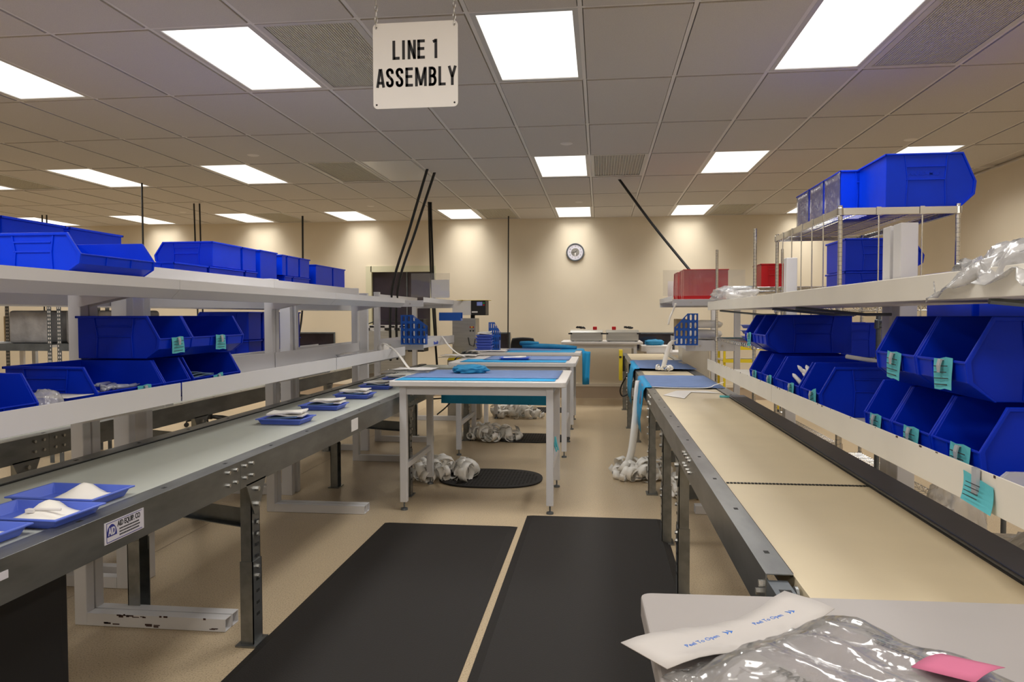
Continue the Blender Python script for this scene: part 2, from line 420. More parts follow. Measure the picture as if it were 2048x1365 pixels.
MB().box(-hw+.03, hw-.03, -hd+.03, hd-.03, -.002, .004).build('diffuser', 'lamp_off', t)
for n_, (x, y, lb) in enumerate([(-3.49, 7.25, 'small round ceiling disc left of the sign, above the unlit panel row'), (-.316, 7.14, 'small round ceiling disc above the middle light over the clock'),
        (2.87, 7.38, 'small round ceiling disc at right above the top rack of bins'), (-.30, 10.82, 'small round ceiling disc just before the far light above the clock'),
        (-6.49, 11.05, 'small round ceiling disc far left by the twin cords'), (-3.38, 10.81, 'small round ceiling disc before the far light left of centre')]):
    tag(MB().lathe([(.001, ZC-.012), (.05, ZC-.012), (.062, ZC-.006), (.065, ZC-.0005)], 20, Matrix.Translation((x, y, 0))).build('sprinkler_cover', 'grid', smooth=True), lb, 'sprinkler cover')

# ================================================================= BINS
def bin_mesh(L, W, H, t=0.004):
    m = MB()
    fx = L*.985
    prof = [(0, 0), (0, H), (L*.86, H), (L, H*.46), (fx, H*.22), (L*.84, 0)]
    for y0 in (-W/2, W/2-t):
        m.prism(prof, 'y', y0, y0+t)
    m.box(0, t, -W/2+t, W/2-t, 0, H)                                  # back
    m.box(t, L*.84, -W/2+t, W/2-t, 0, t)                              # floor
    m.prism([(L*.84, 0), (fx, H*.22), (L, H*.46), (L-t, H*.46), (fx-t*1.2, H*.23), (L*.84-t, t)], 'y', -W/2+t, W/2-t)
    r = .008; rh = .010
    for s in (-1, 1):                                                 # rolled rim: along the sides, down the slope
        y0, y1 = (-W/2-r, -W/2) if s < 0 else (W/2, W/2+r)
        m.prism([(-r, H-rh), (-r, H), (L*.862, H), (L+r*.7, H*.46), (fx+r*.6, H*.22), (L*.845, -.0), (L*.83, 0), (fx-.008, H*.235), (L-.008, H*.47), (L*.85, H-rh)], 'y', y0, y1)
        yy = -W/2-.005 if s < 0 else W/2
        for fx0, fx1 in ((.20, .235), (.68, .655)):                   # raised frame of the side panel
            m.prism([(L*fx0, H-rh), (L*fx0+.006, H-rh), (L*fx1+.006, H*.5), (L*(fx0*.5+fx1*.5)+.006, .004), (L*(fx0*.5+fx1*.5), .004), (L*fx1, H*.5)], 'y', yy, yy+.005)
        for fz in (.74, .5):
            m.box(L*.225, L*.665, yy, yy+.005, H*fz, H*fz+.006)
    m.box(-r, 0, -W/2-r, W/2+r, H-rh, H)                              # back rim
    m.box(L, L+.004, -W/2, W/2, H*.44, H*.475)                        # front lip bead
    for s in (-1, 1):                                                 # card slot ribs on the front
        m.prism([(fx, H*.22), (L, H*.46), (L+.004, H*.46), (fx+.004, H*.22)], 'y', s*W*.17-.002, s*W*.17+.002)
    return m
_bins = {}
def storage_bin(L, W, H, loc, rz, label, color='blue', card=None, group=None, cat='bin', tilt=0):
    """loc = middle of the back edge of the floor of the bin; the bin opens towards local +X"""
    key = (round(L, 3), round(W, 3), round(H, 3), color)
    if key not in _bins: _bins[key] = bin_mesh(L, W, H).build('storage_bin', color, bevel=0.0022, seg=2); o = _bins[key]
    else: o = _bins[key].copy(); col.objects.link(o)
    o.location = loc; o.rotation_euler = (0, 0, rz)
    tag(o, label, cat, group)
    if card is not None:                                              # card = (y offset, tilt)
        yo, tl = card; w2, h2 = min(.048, W*.21), min(.085, H*.42)
        mt = Matrix.Translation((L*.985+.014, yo, H*.46+.006)) @ Matrix.Rotation(tl, 4, 'X') @ Matrix.Rotation(R(2), 4, 'Y')
        c = MB(); pts = []
        for i in range(5):
            a = i/4; row = []
            for k in range(4):
                b = k/3; row.append((.002*math.sin(b*5+a*4)+.004*a*a, -w2+2*w2*b, -h2*a*.92-.002*math.sin(b*7)))
            pts.append(row)
        c.sheet(pts, .0006, mt); co = c.build('label_card', 'card', o)
        ln = MB()
        for k in range(4): ln.box(.0055, .0065, -w2*.8, w2*(.75-.15*(k % 2)), -h2*(.25+.18*k), -h2*(.25+.18*k)+.0022, mt)
        ln.build('printed_lines', 'ink', co)
        cl = MB(); cl.prism([(-.018, .0), (.006, .004), (.010, -.012), (.008, -.030), (.006, -.012), (.002, .001), (-.018, -.003)], 'y', -.008, .008, Matrix.Translation((L+.010, yo, H*.46)))
        cl.build('clip', 'syringe', o)
    return o

# ================================================================= T-FRAME SHELVING (white shelves on C-leg uprights)
def upright(par, x, y, s, ztop, mt='white', foot=0.66, w=.055, d=.085, mat_foot=None):
    """s=+1: the foot points towards +X. Column front face at x"""
    c = MB(); x1 = x-s*d
    c.box(x1, x, y, y+w, 0.0, ztop); c.build('column', mt, par, bevel=.004)
    f = MB(); t = .003; a, b = x, x+s*foot
    z1 = .058
    f.box(a, b, y, y+w, 0.002, .002+t); f.box(a, b, y, y+w, z1-t, z1); f.box(a, b, y, y+t, .002+t, z1-t); f.box(a, b, y+w-t, y+w, .002+t, z1-t)
    f.build('foot', mt, par)
def tray_shelf(par, x_back, x_front, y0, y1, z, lip, back, mt='white', cant=.0):
    """folded sheet tray shelf: front lip up by lip, back upstand by back"""
    s = 1 if x_front > x_back else -1; t = .003
    m = MB()
    pts = [(x_back, z+back), (x_back, z), (x_front, z), (x_front, z+lip), (x_front-s*t, z+lip), (x_front-s*t, z+t), (x_back+s*t, z+t), (x_back+s*t, z+back)]
    if cant: pts = [(x_back, z+back), (x_back, z), (x_front-s*cant, z), (x_front, z+cant), (x_front, z+lip), (x_front-s*t, z+lip), (x_front-s*t, z+cant+t), (x_front-s*(cant+t), z+t), (x_back+s*t, z+t), (x_back+s*t, z+back)]
    m.prism(pts, 'y', y0, y1)
    m.build('shelf', mt, par, bevel=.0025)
def deck_shelf(par, x_back, x_front, y0, y1, ztop, lip, back, mt='white'):
    """flat deck whose front edge folds down and under; upstand at the back"""
    s = 1 if x_front > x_back else -1; t = .003; zb = ztop-lip
    pts = [(x_back, ztop+back), (x_back, ztop-t), (x_front-s*t, ztop-t), (x_front-s*t, zb+.042), (x_front-s*.042, zb+t), (x_front-s*.075, zb+t), (x_front-s*.075, zb),
           (x_front-s*.041, zb), (x_front, zb+.041), (x_front, ztop), (x_back+s*t, ztop), (x_back+s*t, ztop+back)]
    MB().prism(pts, 'y', y0, y1).build('shelf', mt, par)
    for yy in (y0, y1-t): MB().prism([(x_front-s*t, zb+.042), (x_front-s*t, ztop-t), (x_back, ztop-t), (x_back, zb+.03), (x_front-s*.075, zb+t), (x_front-s*.042, zb+t)], 'y', yy, yy+t).build('end_plate', mt, par)
def bracket(par, xa, xb, y, z, mt='white'):
    s = 1 if xb > xa else -1
    MB().prism([(xa, z-.10), (xa, z), (xb, z), (xb, z-.02)], 'y', y, y+.004).build('bracket', mt, par)

# left bank (serves the grey belt): three units
XC, XF = -2.30, -1.84
seams = [1.08, 3.10, 5.06, 6.93]
names = ['nearest white shelving unit over the grey belt at left, full of blue bins', 'middle white shelving unit over the grey belt, mostly empty lower tray', 'farthest white shelving unit over the grey belt, clear bags on its lower tray']
for k in range(3):
    y0, y1 = seams[k], seams[k+1]
    t = thing('shelving_unit', names[k], 'shelving', (XC, (y0+y1)/2, 0), 0)
    u = lambda mb: mb
    g = bpy.data.objects.new('tmp', None)
    off = Vector(t.location)
    def rel(fn, *a, **kw): pass
    before = set(col.objects)
    upright(t, XC, y1-.025 if k < 2 else 6.90, 1, 1.662, d=.06)
    upright(t, XC, y0+.04, 1, 1.662, d=.06)
    tray_shelf(t, XC+.004, XF, y0+.006, y1-.006, 1.02, .084, .12)
    deck_shelf(t, XC+.004, XF, y0+.0015, y1-.0015, 1.559, .083, .095)
    for yy in (y0+.03, y1-.035):
        bracket(t, XC, XF-.06, yy, 1.018); bracket(t, XC, XF-.08, yy, 1.540)
    for c in set(col.objects)-before: c.location = -off
    bpy.data.objects.remove(g)
pc = MB(); rc = random.Random(9)
for k in range(22):
    x = rc.choice([-2.18, -2.12, -2.02, -1.72, -1.98])+rc.uniform(-.04, .05); z = rc.choice([.050, .018, .012])+rc.uniform(-.006, .004); l = rc.uniform(.008, .035)
    pc.box(x, x+l, 3.0742, 3.0749, z, z+rc.uniform(.003, .009))
for k in range(7): z = .40+rc.uniform(-.03, .04); y = 3.09+rc.uniform(-.012, .02); pc.box(XC-.0005, XC+.0008, y, y+rc.uniform(.004, .014), z, z+rc.uniform(.01, .03))
su = [o for o in col.objects if o.name.startswith('shelving_unit')][0]
o = pc.build('paint_chips', 'chip', su); o.location = -Vector(su.location); tag(o, kind='stuff')
# back bank (serves the belt beyond, feet point left)
XC2, XF2 = -2.46, -2.92
for k, (y0, y1, lb) in enumerate([(1.6, 3.58, 'white shelving of the second line seen from behind, nearest unit at far left'), (3.66, 5.58, 'white shelving of the second line seen from behind, unit carrying the backs of blue bins'),
                                  (5.62, 7.50, 'white shelving of the second line seen from behind, farthest unit')]):
    t = thing('shelving_unit', lb, 'shelving', (XC2, (y0+y1)/2, 0), 0); off = Vector(t.location)
    before = set(col.objects)
    upright(t, XC2, y1-.065, -1, 1.63); upright(t, XC2, y0+.005, -1, 1.63)
    tray_shelf(t, XC2-.004, XF2, y0+.012, y1-.012, 1.02, .084, .12)
    tray_shelf(t, XC2-.004, XF2, y0+.012, y1-.012, 1.45, .06, .165, cant=.0)
    for c in set(col.objects)-before: c.location = -off
# right bank (over the cream belt)
XC3, XF3 = 1.25, 0.80
for k, (y0, y1, lb) in enumerate([(1.50, 3.60, 'nearest cream shelving unit over the cream belt at right, stacked with blue bins'), (3.60, 5.70, 'second cream shelving unit over the cream belt at right, beyond the seam')]):
    t = thing('shelving_unit', lb, 'shelving', (XC3, (y0+y1)/2, 0), 0); off = Vector(t.location)
    before = set(col.objects)
    for yy in ((y1-.25, y1-.13) if k == 0 else (y1-.40,)):
        upright(t, XC3+.02, yy, -1, 1.79, 'white', foot=.60, w=.085, d=.072)
    tray_shelf(t, XC3+.016, XF3, y0+.004, y1-.004, 0.99, .082, .10, 'cream')
    tray_shelf(t, XC3+.016, XF3, y0+.004, y1-.004, 1.435, .062, .12, 'cream')
    for yy in (y1-.2, y0+.25):
        b = MB(); b.tube([(XC3+.005, yy, 1.40), (XC3-.1, yy, 1.40), (XF3+.06, yy+.02, 1.43)], .008, 6)
        b.build('support_rod', 'galvd', t)
    ch = MB(); random.seed(5+k)
    for _ in range(16):
        yy = random.uniform(y0+.05, y1-.05); l = random.uniform(.002, .014); ch.box(XF3-.0008, XF3, yy, yy+l, 1.0705-random.uniform(.001, .005), 1.0715)
    tag(ch.build('paint_chips', 'chip', t), kind='stuff')
    for c in set(col.objects)-before: c.location = -off

# ================================================================= CONVEYORS
def channel_leg(par, x0, y0, ztop, s=1, w=.075, d=.05, name='leg', plate=False):
    """open steel channel leg, web facing +/-X; lower sleeve a little larger"""
    t = .004; L = MB()
    for (a, b, g) in ((.30, ztop, 0), (0.008, .36, .004)):
        xo = x0-s*g if s > 0 else x0+g
        xa, xb = x0-d/2-g, x0+d/2+g; ya, yb = y0-w/2-g, y0+w/2+g
        L.box(xa, xa+t, ya, yb, a, b) if s < 0 else L.box(xb-t, xb, ya, yb, a, b)
        L.box(xa, xb, ya, ya+t, a, b); L.box(xa, xb, yb-t, yb, a, b)
    L.box(x0-d/2-.02, x0+d/2+.02, y0-w/2-.025, y0+w/2+.025, 0.001, .008)
    o = L.build(name, 'galv', par)
    f = MB(); xw = x0+s*(d/2+.004)
    for k in range(9):
        z = .12+k*.05
        if .30 < z < .36: continue
        f.box(xw, xw+s*.0012, y0-.012, y0+.016, z, z+.012)
    tag(f.build('slots', 'slot', o), kind='stuff')
    for z in (.33, .29, .52, .47): MB().cyl((xw-s*.001, y0, z), (xw+s*.010, y0, z), .009, 6).build('bolt', 'bolt', o)
    if plate:
        p = MB(); p.prism([(y0-.09, ztop+.0), (y0+.09, ztop+.0), (y0+.02, ztop-.14), (y0-.02, ztop-.14)], 'x', x0+s*(d/2+.001), x0+s*(d/2+.005))
        p.build('gusset', 'galv', o)
        for z_ in (.035, .10): MB().cyl((x0+s*(d/2+.004), y0, ztop-z_), (x0+s*(d/2+.018), y0, ztop-z_), .011, 6).build('bolt', 'bolt', o)
def conveyor(label, xa, xb, y0, y1, z, beltm, legs, splices, aisle, rail=.075, h=.115, far_rail=.07, leg_in=.03, belt_y0=None):
    """xa,xb = belt edges (xa<xb); aisle=+1 rail nearer the camera aisle is on +X"""
    t = thing('conveyor', label, 'conveyor', ((xa+xb)/2, (y0+y1)/2, 0)); off = Vector(t.location); before = set(col.objects)
    # belt: endless loop with rounded ends
    th = .012; n = 8; pts = []
    r = .03
    for k in range(n+1):
        a = -PI/2+PI*k/n; pts.append((y1-r+r*math.cos(a), z-r+r*math.sin(a)))
    for k in range(n+1):
        a = PI/2+PI*k/n; pts.append((y0+r+r*math.cos(a), z-r+r*math.sin(a)))
    if belt_y0 is not None: pts = [(p[0] if p[0] > (y0+y1)/2 else p[0]-y0+belt_y0, p[1]) for p in pts]
    MB().prism(pts, 'x', xa+.004, xb-.004).build('belt', beltm, t)
    for s in (1, -1):
        rw = rail if s == aisle else far_rail
        e = (xb if s > 0 else xa); o = e+s*rw; tt = .003
        cuts = [y0]+splices+[y1]
        for q in range(len(cuts)-1):
            ya, yb = cuts[q]+.001, cuts[q+1]-.001
            if s > 0: P = [(e, z+.004), (e, z+.008), (o, z+.008), (o, z+.008-h), (o-.03, z+.008-h), (o-.03, z+.011-h), (o-tt, z+.011-h), (o-tt, z+.005), (e+.001, z+.005)]
            else: P = [(e, z+.004), (e, z+.008), (o, z+.008), (o, z+.008-h), (o+.03, z+.008-h), (o+.03, z+.011-h), (o+tt, z+.011-h), (o+tt, z+.005), (e-.001, z+.005)]
            MB().prism(P, 'y', ya, yb).build('side_rail', 'galv', t, bevel=.0025, seg=2)
        ho = MB(); b0 = None
        if s == aisle:
            for ys in splices:
                for dy in (-.10, -.04, .04, .10):
                    for dz in (-.03, -.08):
                        P_ = (o, ys+dy, z+dz+.012)
                        if b0 is None: b0 = MB().cyl((-s*.001, 0, 0), (s*.009, 0, 0), .0075, 6).build('bolt', 'bolt', t, loc=P_)
                        else: q_ = b0.copy(); q_.location = P_; col.objects.link(q_)
        yy = y0+.15
        while yy < y1:
            ho.box(min(e, o)+.03, min(e, o)+.042, yy, yy+.02, z+.0078, z+.0086)
            yy += .42
        ho.build('screw_hole', 'slot', t)
    ins = MB(); ins.box(xa-.002, xa+.004, y0+.02, y1-.02, z-.004, z+.0045); ins.box(xb-.004, xb+.002, y0+.02, y1-.02, z-.004, z+.0045)
    ins.build('belt_gap', 'slot', t)
    MB().box(xa+.01, xb-.01, y0+.08, y1-.08, z-.075, z-.062).build('slider_bed', 'galv', t)
    xo = (xb+rail) if aisle > 0 else (xa-rail); xf = (xa-far_rail) if aisle > 0 else (xb+far_rail)
    for ly in legs:
        channel_leg(t, xo-aisle*leg_in, ly, z-.10, aisle, plate=True)
        channel_leg(t, xf+aisle*leg_in, ly+.22, z-.10, -aisle, plate=False)
        br = MB(); a, b = sorted((xo-aisle*.05, xf+aisle*.05))
        s4 = 1 if aisle > 0 else -1
        R4 = Matrix.Translation((xo-aisle*.05, ly, 0)) @ Matrix.Rotation(math.atan2(.22, xf-xo+aisle*.1), 4, 'Z'); Lb = math.hypot(.22, b-a)
        br.box(0, Lb, -.02, -.016, .50, .57, R4); br.box(0, Lb, -.016, .02, .50, .504, R4); br.build('cross_brace', 'galvd', t)
    for c in set(col.objects)-before:
        if c.parent == t: c.location = c.location - off
    return t

convL = conveyor('long conveyor with grey belt at left, carrying shallow blue trays', -2.10, -1.525, 0.55, 8.9, .80, 'belt', [3.0, 5.62, 8.2], [2.86, 5.70], 1)
convR = conveyor('long conveyor with cream belt at right, blue sheets draped over its far part', 0.44, 0.935, 1.74, 8.6, .80, 'beltc', [3.70, 4.62, 5.88, 8.3], [3.30, 5.72], -1, rail=.062, far_rail=.085, belt_y0=1.45)
convR2 = conveyor('short far conveyor with cream belt by the yellow guard', 0.40, 0.95, 8.85, 11.3, .82, 'beltc', [9.3, 11.1], [], -1, rail=.06)
convL2 = conveyor('second conveyor with white belt behind the left shelving', -3.44, -2.84, 1.2, 9.2, .80, 'belt', [3.3, 4.9, 7.4], [3.45, 6.3], 1)
def pch(par, mb, name, m, **k):
    o = mb.build(name, m, par, **k); o.location = -Vector(par.location); return o
# maker's plate on the left conveyor
sx = -1.45+.0012
pl = pch(convL, MB().box(sx-.001, sx+.0006, 2.02, 2.21, .722, .787), 'maker_plate', 'label')
mb = text_mb('AID EQUIP. CO', .016, .72, .0006); xform(mb, Matrix.Translation((sx+.0008, 2.135, .770)) @ face_px())
rl = random.Random(2)
for zz in (.754, .745, .736):                      # small print too fine to read: broken lines of marks
    y_ = 2.088
    while y_ < 2.185: l_ = rl.uniform(.002, .006); mb.box(sx+.0005, sx+.0011, y_, y_+l_, zz-.0022, zz+.0022); y_ += l_+.0014
mb.build('lettering', 'ink', pl)
lg = MB(); c0 = Vector((sx+.0007, 2.052, .742))
arc = [(c0.y+.024*math.cos(PI*k/12), c0.z+.036*math.sin(PI*k/12)) for k in range(13)]
lg.prism(arc, 'x', sx+.0006, sx+.0011); lg.box(sx+.0006, sx+.0011, 2.03, 2.20, .7255, .7275); lg.box(sx+.0006, sx+.0011, 2.028, 2.030, .726, .784); lg.box(sx+.0006, sx+.0011, 2.028, 2.20, .7825, .784)
lg.build('logo', 'navy', pl)
m2 = text_mb('AID', .022, .6, .0008); xform(m2, Matrix.Translation((sx+.0014, 2.052, .756)) @ face_px()); m2.build('logo_lettering', 'label', pl)
pch(convL, MB().box(sx-.001, sx+.0006, 1.50, 1.66, .755, .775).box(sx-.001, sx+.0006, 1.42, 1.49, .705, .765), 'torn_sticker', 'label')
pch(convL, MB().box(sx-.001, sx+.0006, 4.22, 4.34, .715, .785), 'blank_sticker', 'paper')
# belt lacing on the right belt
lc = MB()
for k in range(40): lc.box(.45+k*.0122, .459+k*.0122, 2.70, 2.712, .8003, .8035)
tag(pch(convR, lc, 'belt_lacing', 'slot'), kind='stuff')
pch(convR, MB().box(.945, 1.05, 1.65, 5.6, .8085, .812), 'side_plate', 'sideplate')
eb = pch(convR, MB().box(.380, .384, 1.42, 1.80, .69, .795).box(.384, .425, 1.42, 1.735, .791, .795), 'end_bracket', 'galvd')
MB().box(.392, .418, 1.66, 1.675, .7951, .7957).box(.396, .414, 1.62, 1.632, .7951, .7957).box(.392, .418, 1.55, 1.565, .7951, .7957).build('slot', 'slot', eb)
pch(convR, MB().lathe([(.001, 0), (.026, 0), (.026, .006), (.014, .012), (.012, .03), (.001, .03)], 16, Matrix.Translation((.436, 1.69, .772)) @ Matrix.Rotation(-PI/2, 4, 'Y')), 'bearing_wheel', 'galv')
for dy, dz in ((1.77, .775), (1.80, .745), (1.755, .735), (1.77, .71)): pch(convR, MB().cyl((.379, dy, dz), (.368, dy, dz), .008, 6), 'bolt', 'bolt')
# warning sticker on conveyor beyond
for (y, z) in ((4.58, .755), (7.4, .755)):
    xx = -2.769
    st = pch(convL2, MB().box(xx, xx+.001, y-.05, y, z-.035, z+.035), 'warning_sticker', 'paper')
    mbk = MB().box(xx, xx+.001, y+.001, y+.06, z-.035, z+.035); pch(convL2, mbk, 'warning_panel', 'slot')
    fg = MB()
    for (a, b, c, d) in ((-.03, -.02, .015, .028), (-.035, -.018, -.005, .012), (-.042, -.03, -.025, -.008), (-.018, -.012, -.028, -.006), (-.018, -.008, .0, .006)):
        fg.box(xx+.001, xx+.0015, y+a, y+b, z+c, z+d)
    fg.build('falling_figure', 'ink', st)
    pch(convL2, MB().box(xx+.0011, xx+.002, y+.004, y+.056, z+.018, z+.032), 'warning_header', 'red')

# ================================================================= WORK TABLES
def work_table(label, x0, x1, y0, y1, z, yl, mtop='lam'):
    cx, cy = (x0+x1)/2, (y0+y1)/2
    t = thing('work_table', label, 'table', (cx, cy, 0)); off = Vector(t.location); before = set(col.objects)
    m = MB(); r = .035; pts = []
    for (ax, ay, a0) in ((x1-r, y1-r, 0), (x0+r, y1-r, 90), (x0+r, y0+r, 180), (x1-r, y0+r, 270)):
        for k in range(5): a = R(a0+22.5*k); pts.append((ax+r*math.cos(a), ay+r*math.sin(a)))
    m.prism(pts, 'z', z-.038, z); m.build('tabletop', mtop, t, bevel=.005)
    xi0, xi1 = x0+.07, x1-.09
    for ya in (yl[0]+.01, yl[1]-.04): MB().box(xi0+.05, xi1-.05, ya, ya+.03, z-.10, z-.038).build('apron', 'white', t)
    for xx in (xi0+.01, xi1-.04): MB().box(xx, xx+.03, yl[0]+.05, yl[1]-.05, z-.10, z-.038).build('side_apron', 'white', t)
    for xx in (xi0, xi1-.05):
        for yy in (yl[0], yl[1]-.05):
            lg = MB().box(xx, xx+.05, yy, yy+.05, .06, z-.038).build('leg', 'white', t, bevel=.003)
            MB().lathe([(.006, .06), (.006, .018), (.024, .014), (.026, .0), (.001, 0)][::-1], 12, Matrix.Translation((xx+.025, yy+.025, .0005))).build('levelling_foot', 'galvd', lg, smooth=False)
        MB().box(xx+.012, xx+.04, yl[0]+.05, yl[1]-.05, .29, .33).build('stretcher', 'white', t)
    for c in set(col.objects)-before:
        if c.parent == t: c.location = -off
    return t
ZT = .935
T1 = work_table('nearest white work table, lined blue, at the middle of the aisle', -1.49, -.23, 5.13, 6.28, ZT, (5.17, 6.05))
T2 = work_table('second white work table, with a blue tray on it', -1.49, -.23, 7.22, 8.40, ZT, (7.27, 8.22))
T3 = work_table('third white work table, farthest, blue cloth hanging off its right end', -1.49, -.225, 9.00, 10.1, ZT+.01, (9.07, 10.0))
def flat_sheet(name, m, x0, x1, y0, y1, z, amp=.003, nx=16, ny=8, label=None, cat='sheet', skew=0, th=.0015, seed=0):
    g = []
    for j in range(ny+1):
        row = []
        for i in range(nx+1):
            u, v = i/nx, j/ny
            x = x0+(x1-x0)*u+skew*v; y = y0+(y1-y0)*v
            row.append((x, y, z+.003+amp*(1+nz(x*9+seed, y*9, seed))*.5))
        g.append(row)
    g = [list(c) for c in zip(*g)]
    return tag(MB().sheet(g, th).build(name, m, smooth=True), label, cat)
# blue wrap lining table 1: cyan under sheet + periwinkle sheet above
flat_sheet('wrap_sheet', 'wrapc', -1.46, -.31, 5.19, 5.60, ZT, .002, label='bright blue under sheet along the front of the nearest table')
flat_sheet('wrap_sheet', 'wrapb', -1.44, -.30, 5.38, 6.16, ZT+.003, .003, label='dusty periwinkle wrap sheet lying on the nearest table', seed=3)
flat_sheet('wrap_sheet', 'wrapc', -1.38, -.33, 7.27, 7.75, ZT, .003, label='bright blue under sheet along the front of the second table')
flat_sheet('wrap_sheet', 'wrapb', -1.20, -.31, 7.60, 8.3, ZT+.004, .004, label='dusty periwinkle wrap sheet lying on the second table', seed=8)
flat_sheet('wrap_sheet', 'wrapc', -1.15, -.30, 9.05, 9.5, ZT+.01, .003, label='bright blue under sheet along the front of the third table')
# folded blue gowns
def bundle(name, m, loc, sx, sy, sz, rz, label, cat='cloth', seed=0, sub=4, jag=.25, flat=.15):
    bm = bmesh.new(); bmesh.ops.create_icosphere(bm, subdivisions=sub, radius=1)
    for v in bm.verts:
        p = v.co.copy()
        q = Vector((math.copysign(abs(p.x)**.7, p.x), math.copysign(abs(p.y)**.7, p.y), math.copysign(abs(p.z)**.8, p.z)))
        r_ = 1+jag*(abs(noise.noise(p*1.7+Vector((seed, 0, 0))))*1.3-.3)+jag*.5*noise.noise(p*4+Vector((0, seed, 0)))+jag*.25*abs(noise.noise(p*9))
        q *= r_
        v.co = Vector((q.x*sx, q.y*sy, max(-.75, q.z)*sz+.75*sz))
    me = bpy.data.meshes.new(name); bm.to_mesh(me); bm.free(); me.materials.append(M[m])
    for p in me.polygons: p.use_smooth = True
    zmin = min(v.co.z for v in me.vertices)
    for v in me.vertices: v.co.z -= zmin
    o = bpy.data.objects.new(name, me); col.objects.link(o); o.location = loc; o.rotation_euler.z = rz
    return tag(o, label, cat) if label else o
g = bundle('folded_gown', 'wrapt', (-1.02, 5.83, ZT+.010), .135, .10, .036, .15, 'crumpled folded turquoise gown on the nearest table', seed=2)
MB().box(-.03, .06, -.012, .012, .058, .062, Matrix.Rotation(-.5, 4, 'Z')).build('white_tie', 'paper', g)
# long folded gown on table 3: flattened roll doubled over
mb = MB()
mb.tube([(-1.02, 9.86, ZT+.055), (-.86, 9.84, ZT+.058), (-.6, 9.82, ZT+.052), (-.42, 9.80, ZT+.045), (-.30, 9.78, ZT+.038)], [.030, .034, .032, .028, .022], 12)
mb.tube([(-1.03, 9.92, ZT+.085), (-1.04, 9.86, ZT+.09), (-.93, 9.83, ZT+.10), (-.8, 9.83, ZT+.095)], [.015, .03, .025, .018], 10)
tag(mb.build('folded_gown', 'wrapt', smooth=True), 'long folded turquoise gown on the third table', 'cloth')
# cloth hanging off right end of table 3
def drape(name, m, path, y0, y1, label, ny=10, amp=.006, taper=0, th=.002, seed=0, axis='x', cat='sheet'):
    """path: list of (x,z); cloth running across y0..y1"""
    g = []
    for k, (x, z) in enumerate(path):
        row = []
        f = k/(len(path)-1)
        for j in range(ny+1):
            v = j/ny; ya = y0+taper*f; yb = y1-taper*f*.5
            y = ya+(yb-ya)*v
            row.append((x+amp*nz(v*6+seed, f*2, seed)*(f*2), y, z+amp*.6*nz(v*5, f*4+seed, 3)))
        g.append(row)
    return tag(MB().sheet(g, th).build(name, m, smooth=True), label, cat)
drape('wrap_sheet', 'wrapc', [(-.55, ZT+.016), (-.35, ZT+.016), (-.235, ZT+.016), (-.205, ZT+.008), (-.19, ZT-.04), (-.185, ZT-.2), (-.19, ZT-.42)], 9.55, 10.05, 'blue sheet hanging down off the right end of the third table', amp=.012, seed=4)
g = [[(-.222+.105*u-.02*v*(u-.3), 9.50+.02*math.sin(u*7+v*2)-.01*v, ZT+.012-.43*v-.012*u*(v < .1)) for v in (0, .1, .25, .5, .75, 1)] for u in (0, .15, .3, .45, .6, .75, .9, 1)]
tag(MB().sheet(g, .003).build('wrap_sheet', 'wrapc', smooth=True), 'folded blue corner hanging at the right end of the third table', 'sheet')
flat_sheet('wrap_sheet', 'wrapb', -1.20, -.5, 9.45, 10.0, ZT+.014, .003, label='periwinkle sheet lying across the third table', seed=18)
# turquoise sheet hanging below table 1 at the back
drape('wrap_sheet', 'wrapc', [(0, 0)]*2, 0, 1, 'x') if False else None
bk = MB(); g = []
for i in range(17):
    u = i/16; x = -1.36+u*1.02
    g.append([(x, 6.31+.004*math.sin(u*20)+.003*math.sin(v*5+u*9), ZT-.004-v*.29-.01*u*v) for v in (0, .33, .66, 1)])
bk.sheet(g, .002); tag(bk.build('wrap_sheet', 'wrapc', smooth=True), 'blue sheet edge hanging down behind the nearest table', 'sheet')
# blue clamp on table leg
MB().box(-.345, -.335, 5.30, 5.33, .60, .66)
tag(MB().prism([(6.0, .0)]*3, 'x', 0, 1).build('x', None), None) if False else None
clp = MB().box(-.318, -.300, 5.225, 5.245, .47, .50).tube([(-.309, 5.222, .545), (-.300, 5.215, .50), (-.288, 5.215, .45)], .006, 6).tube([(-.309, 5.222, .54), (-.312, 5.213, .49), (-.300, 5.212, .44)], .006, 6)
tag(clp.build('clip', 'card'), 'small blue clip taped to the right leg of the nearest table', 'clip')

# ---- near table with pouch
nt = thing('work_table', 'white table corner in the near right foreground', 'table', (.7, .9, 0)); off = Vector(nt.location); before = set(col.objects)
m = MB(); pts = []
r = .02; x0, x1, y0, y1 = .080, 1.32, .30, 1.34
for (ax, ay, a0) in ((x1-r, y1-r, 0), (x0+r, y1-r, 90), (x0+r, y0+r, 180), (x1-r, y0+r, 270)):
    for k in range(5): a = R(a0+22.5*k); pts.append((ax+r*math.cos(a), ay+r*math.sin(a)))
m.prism(pts, 'z', .867, .905); m.build('tabletop', 'lamg', nt, bevel=.004)
for xx in (.12, 1.22):
    for yy in (.36, 1.23): MB().box(xx, xx+.05, yy, yy+.05, 0, .867).build('leg', 'white', nt, bevel=.003)
MB().box(.17, 1.22, .37, .40, .80, .867).build('apron', 'white', nt); MB().box(.17, 1.22, 1.24, 1.27, .80, .867).build('apron', 'white', nt)
for c in set(col.objects)-before: c.location = -off
nt.rotation_euler.z = R(1.8); nt.location = (.706, .912, 0)

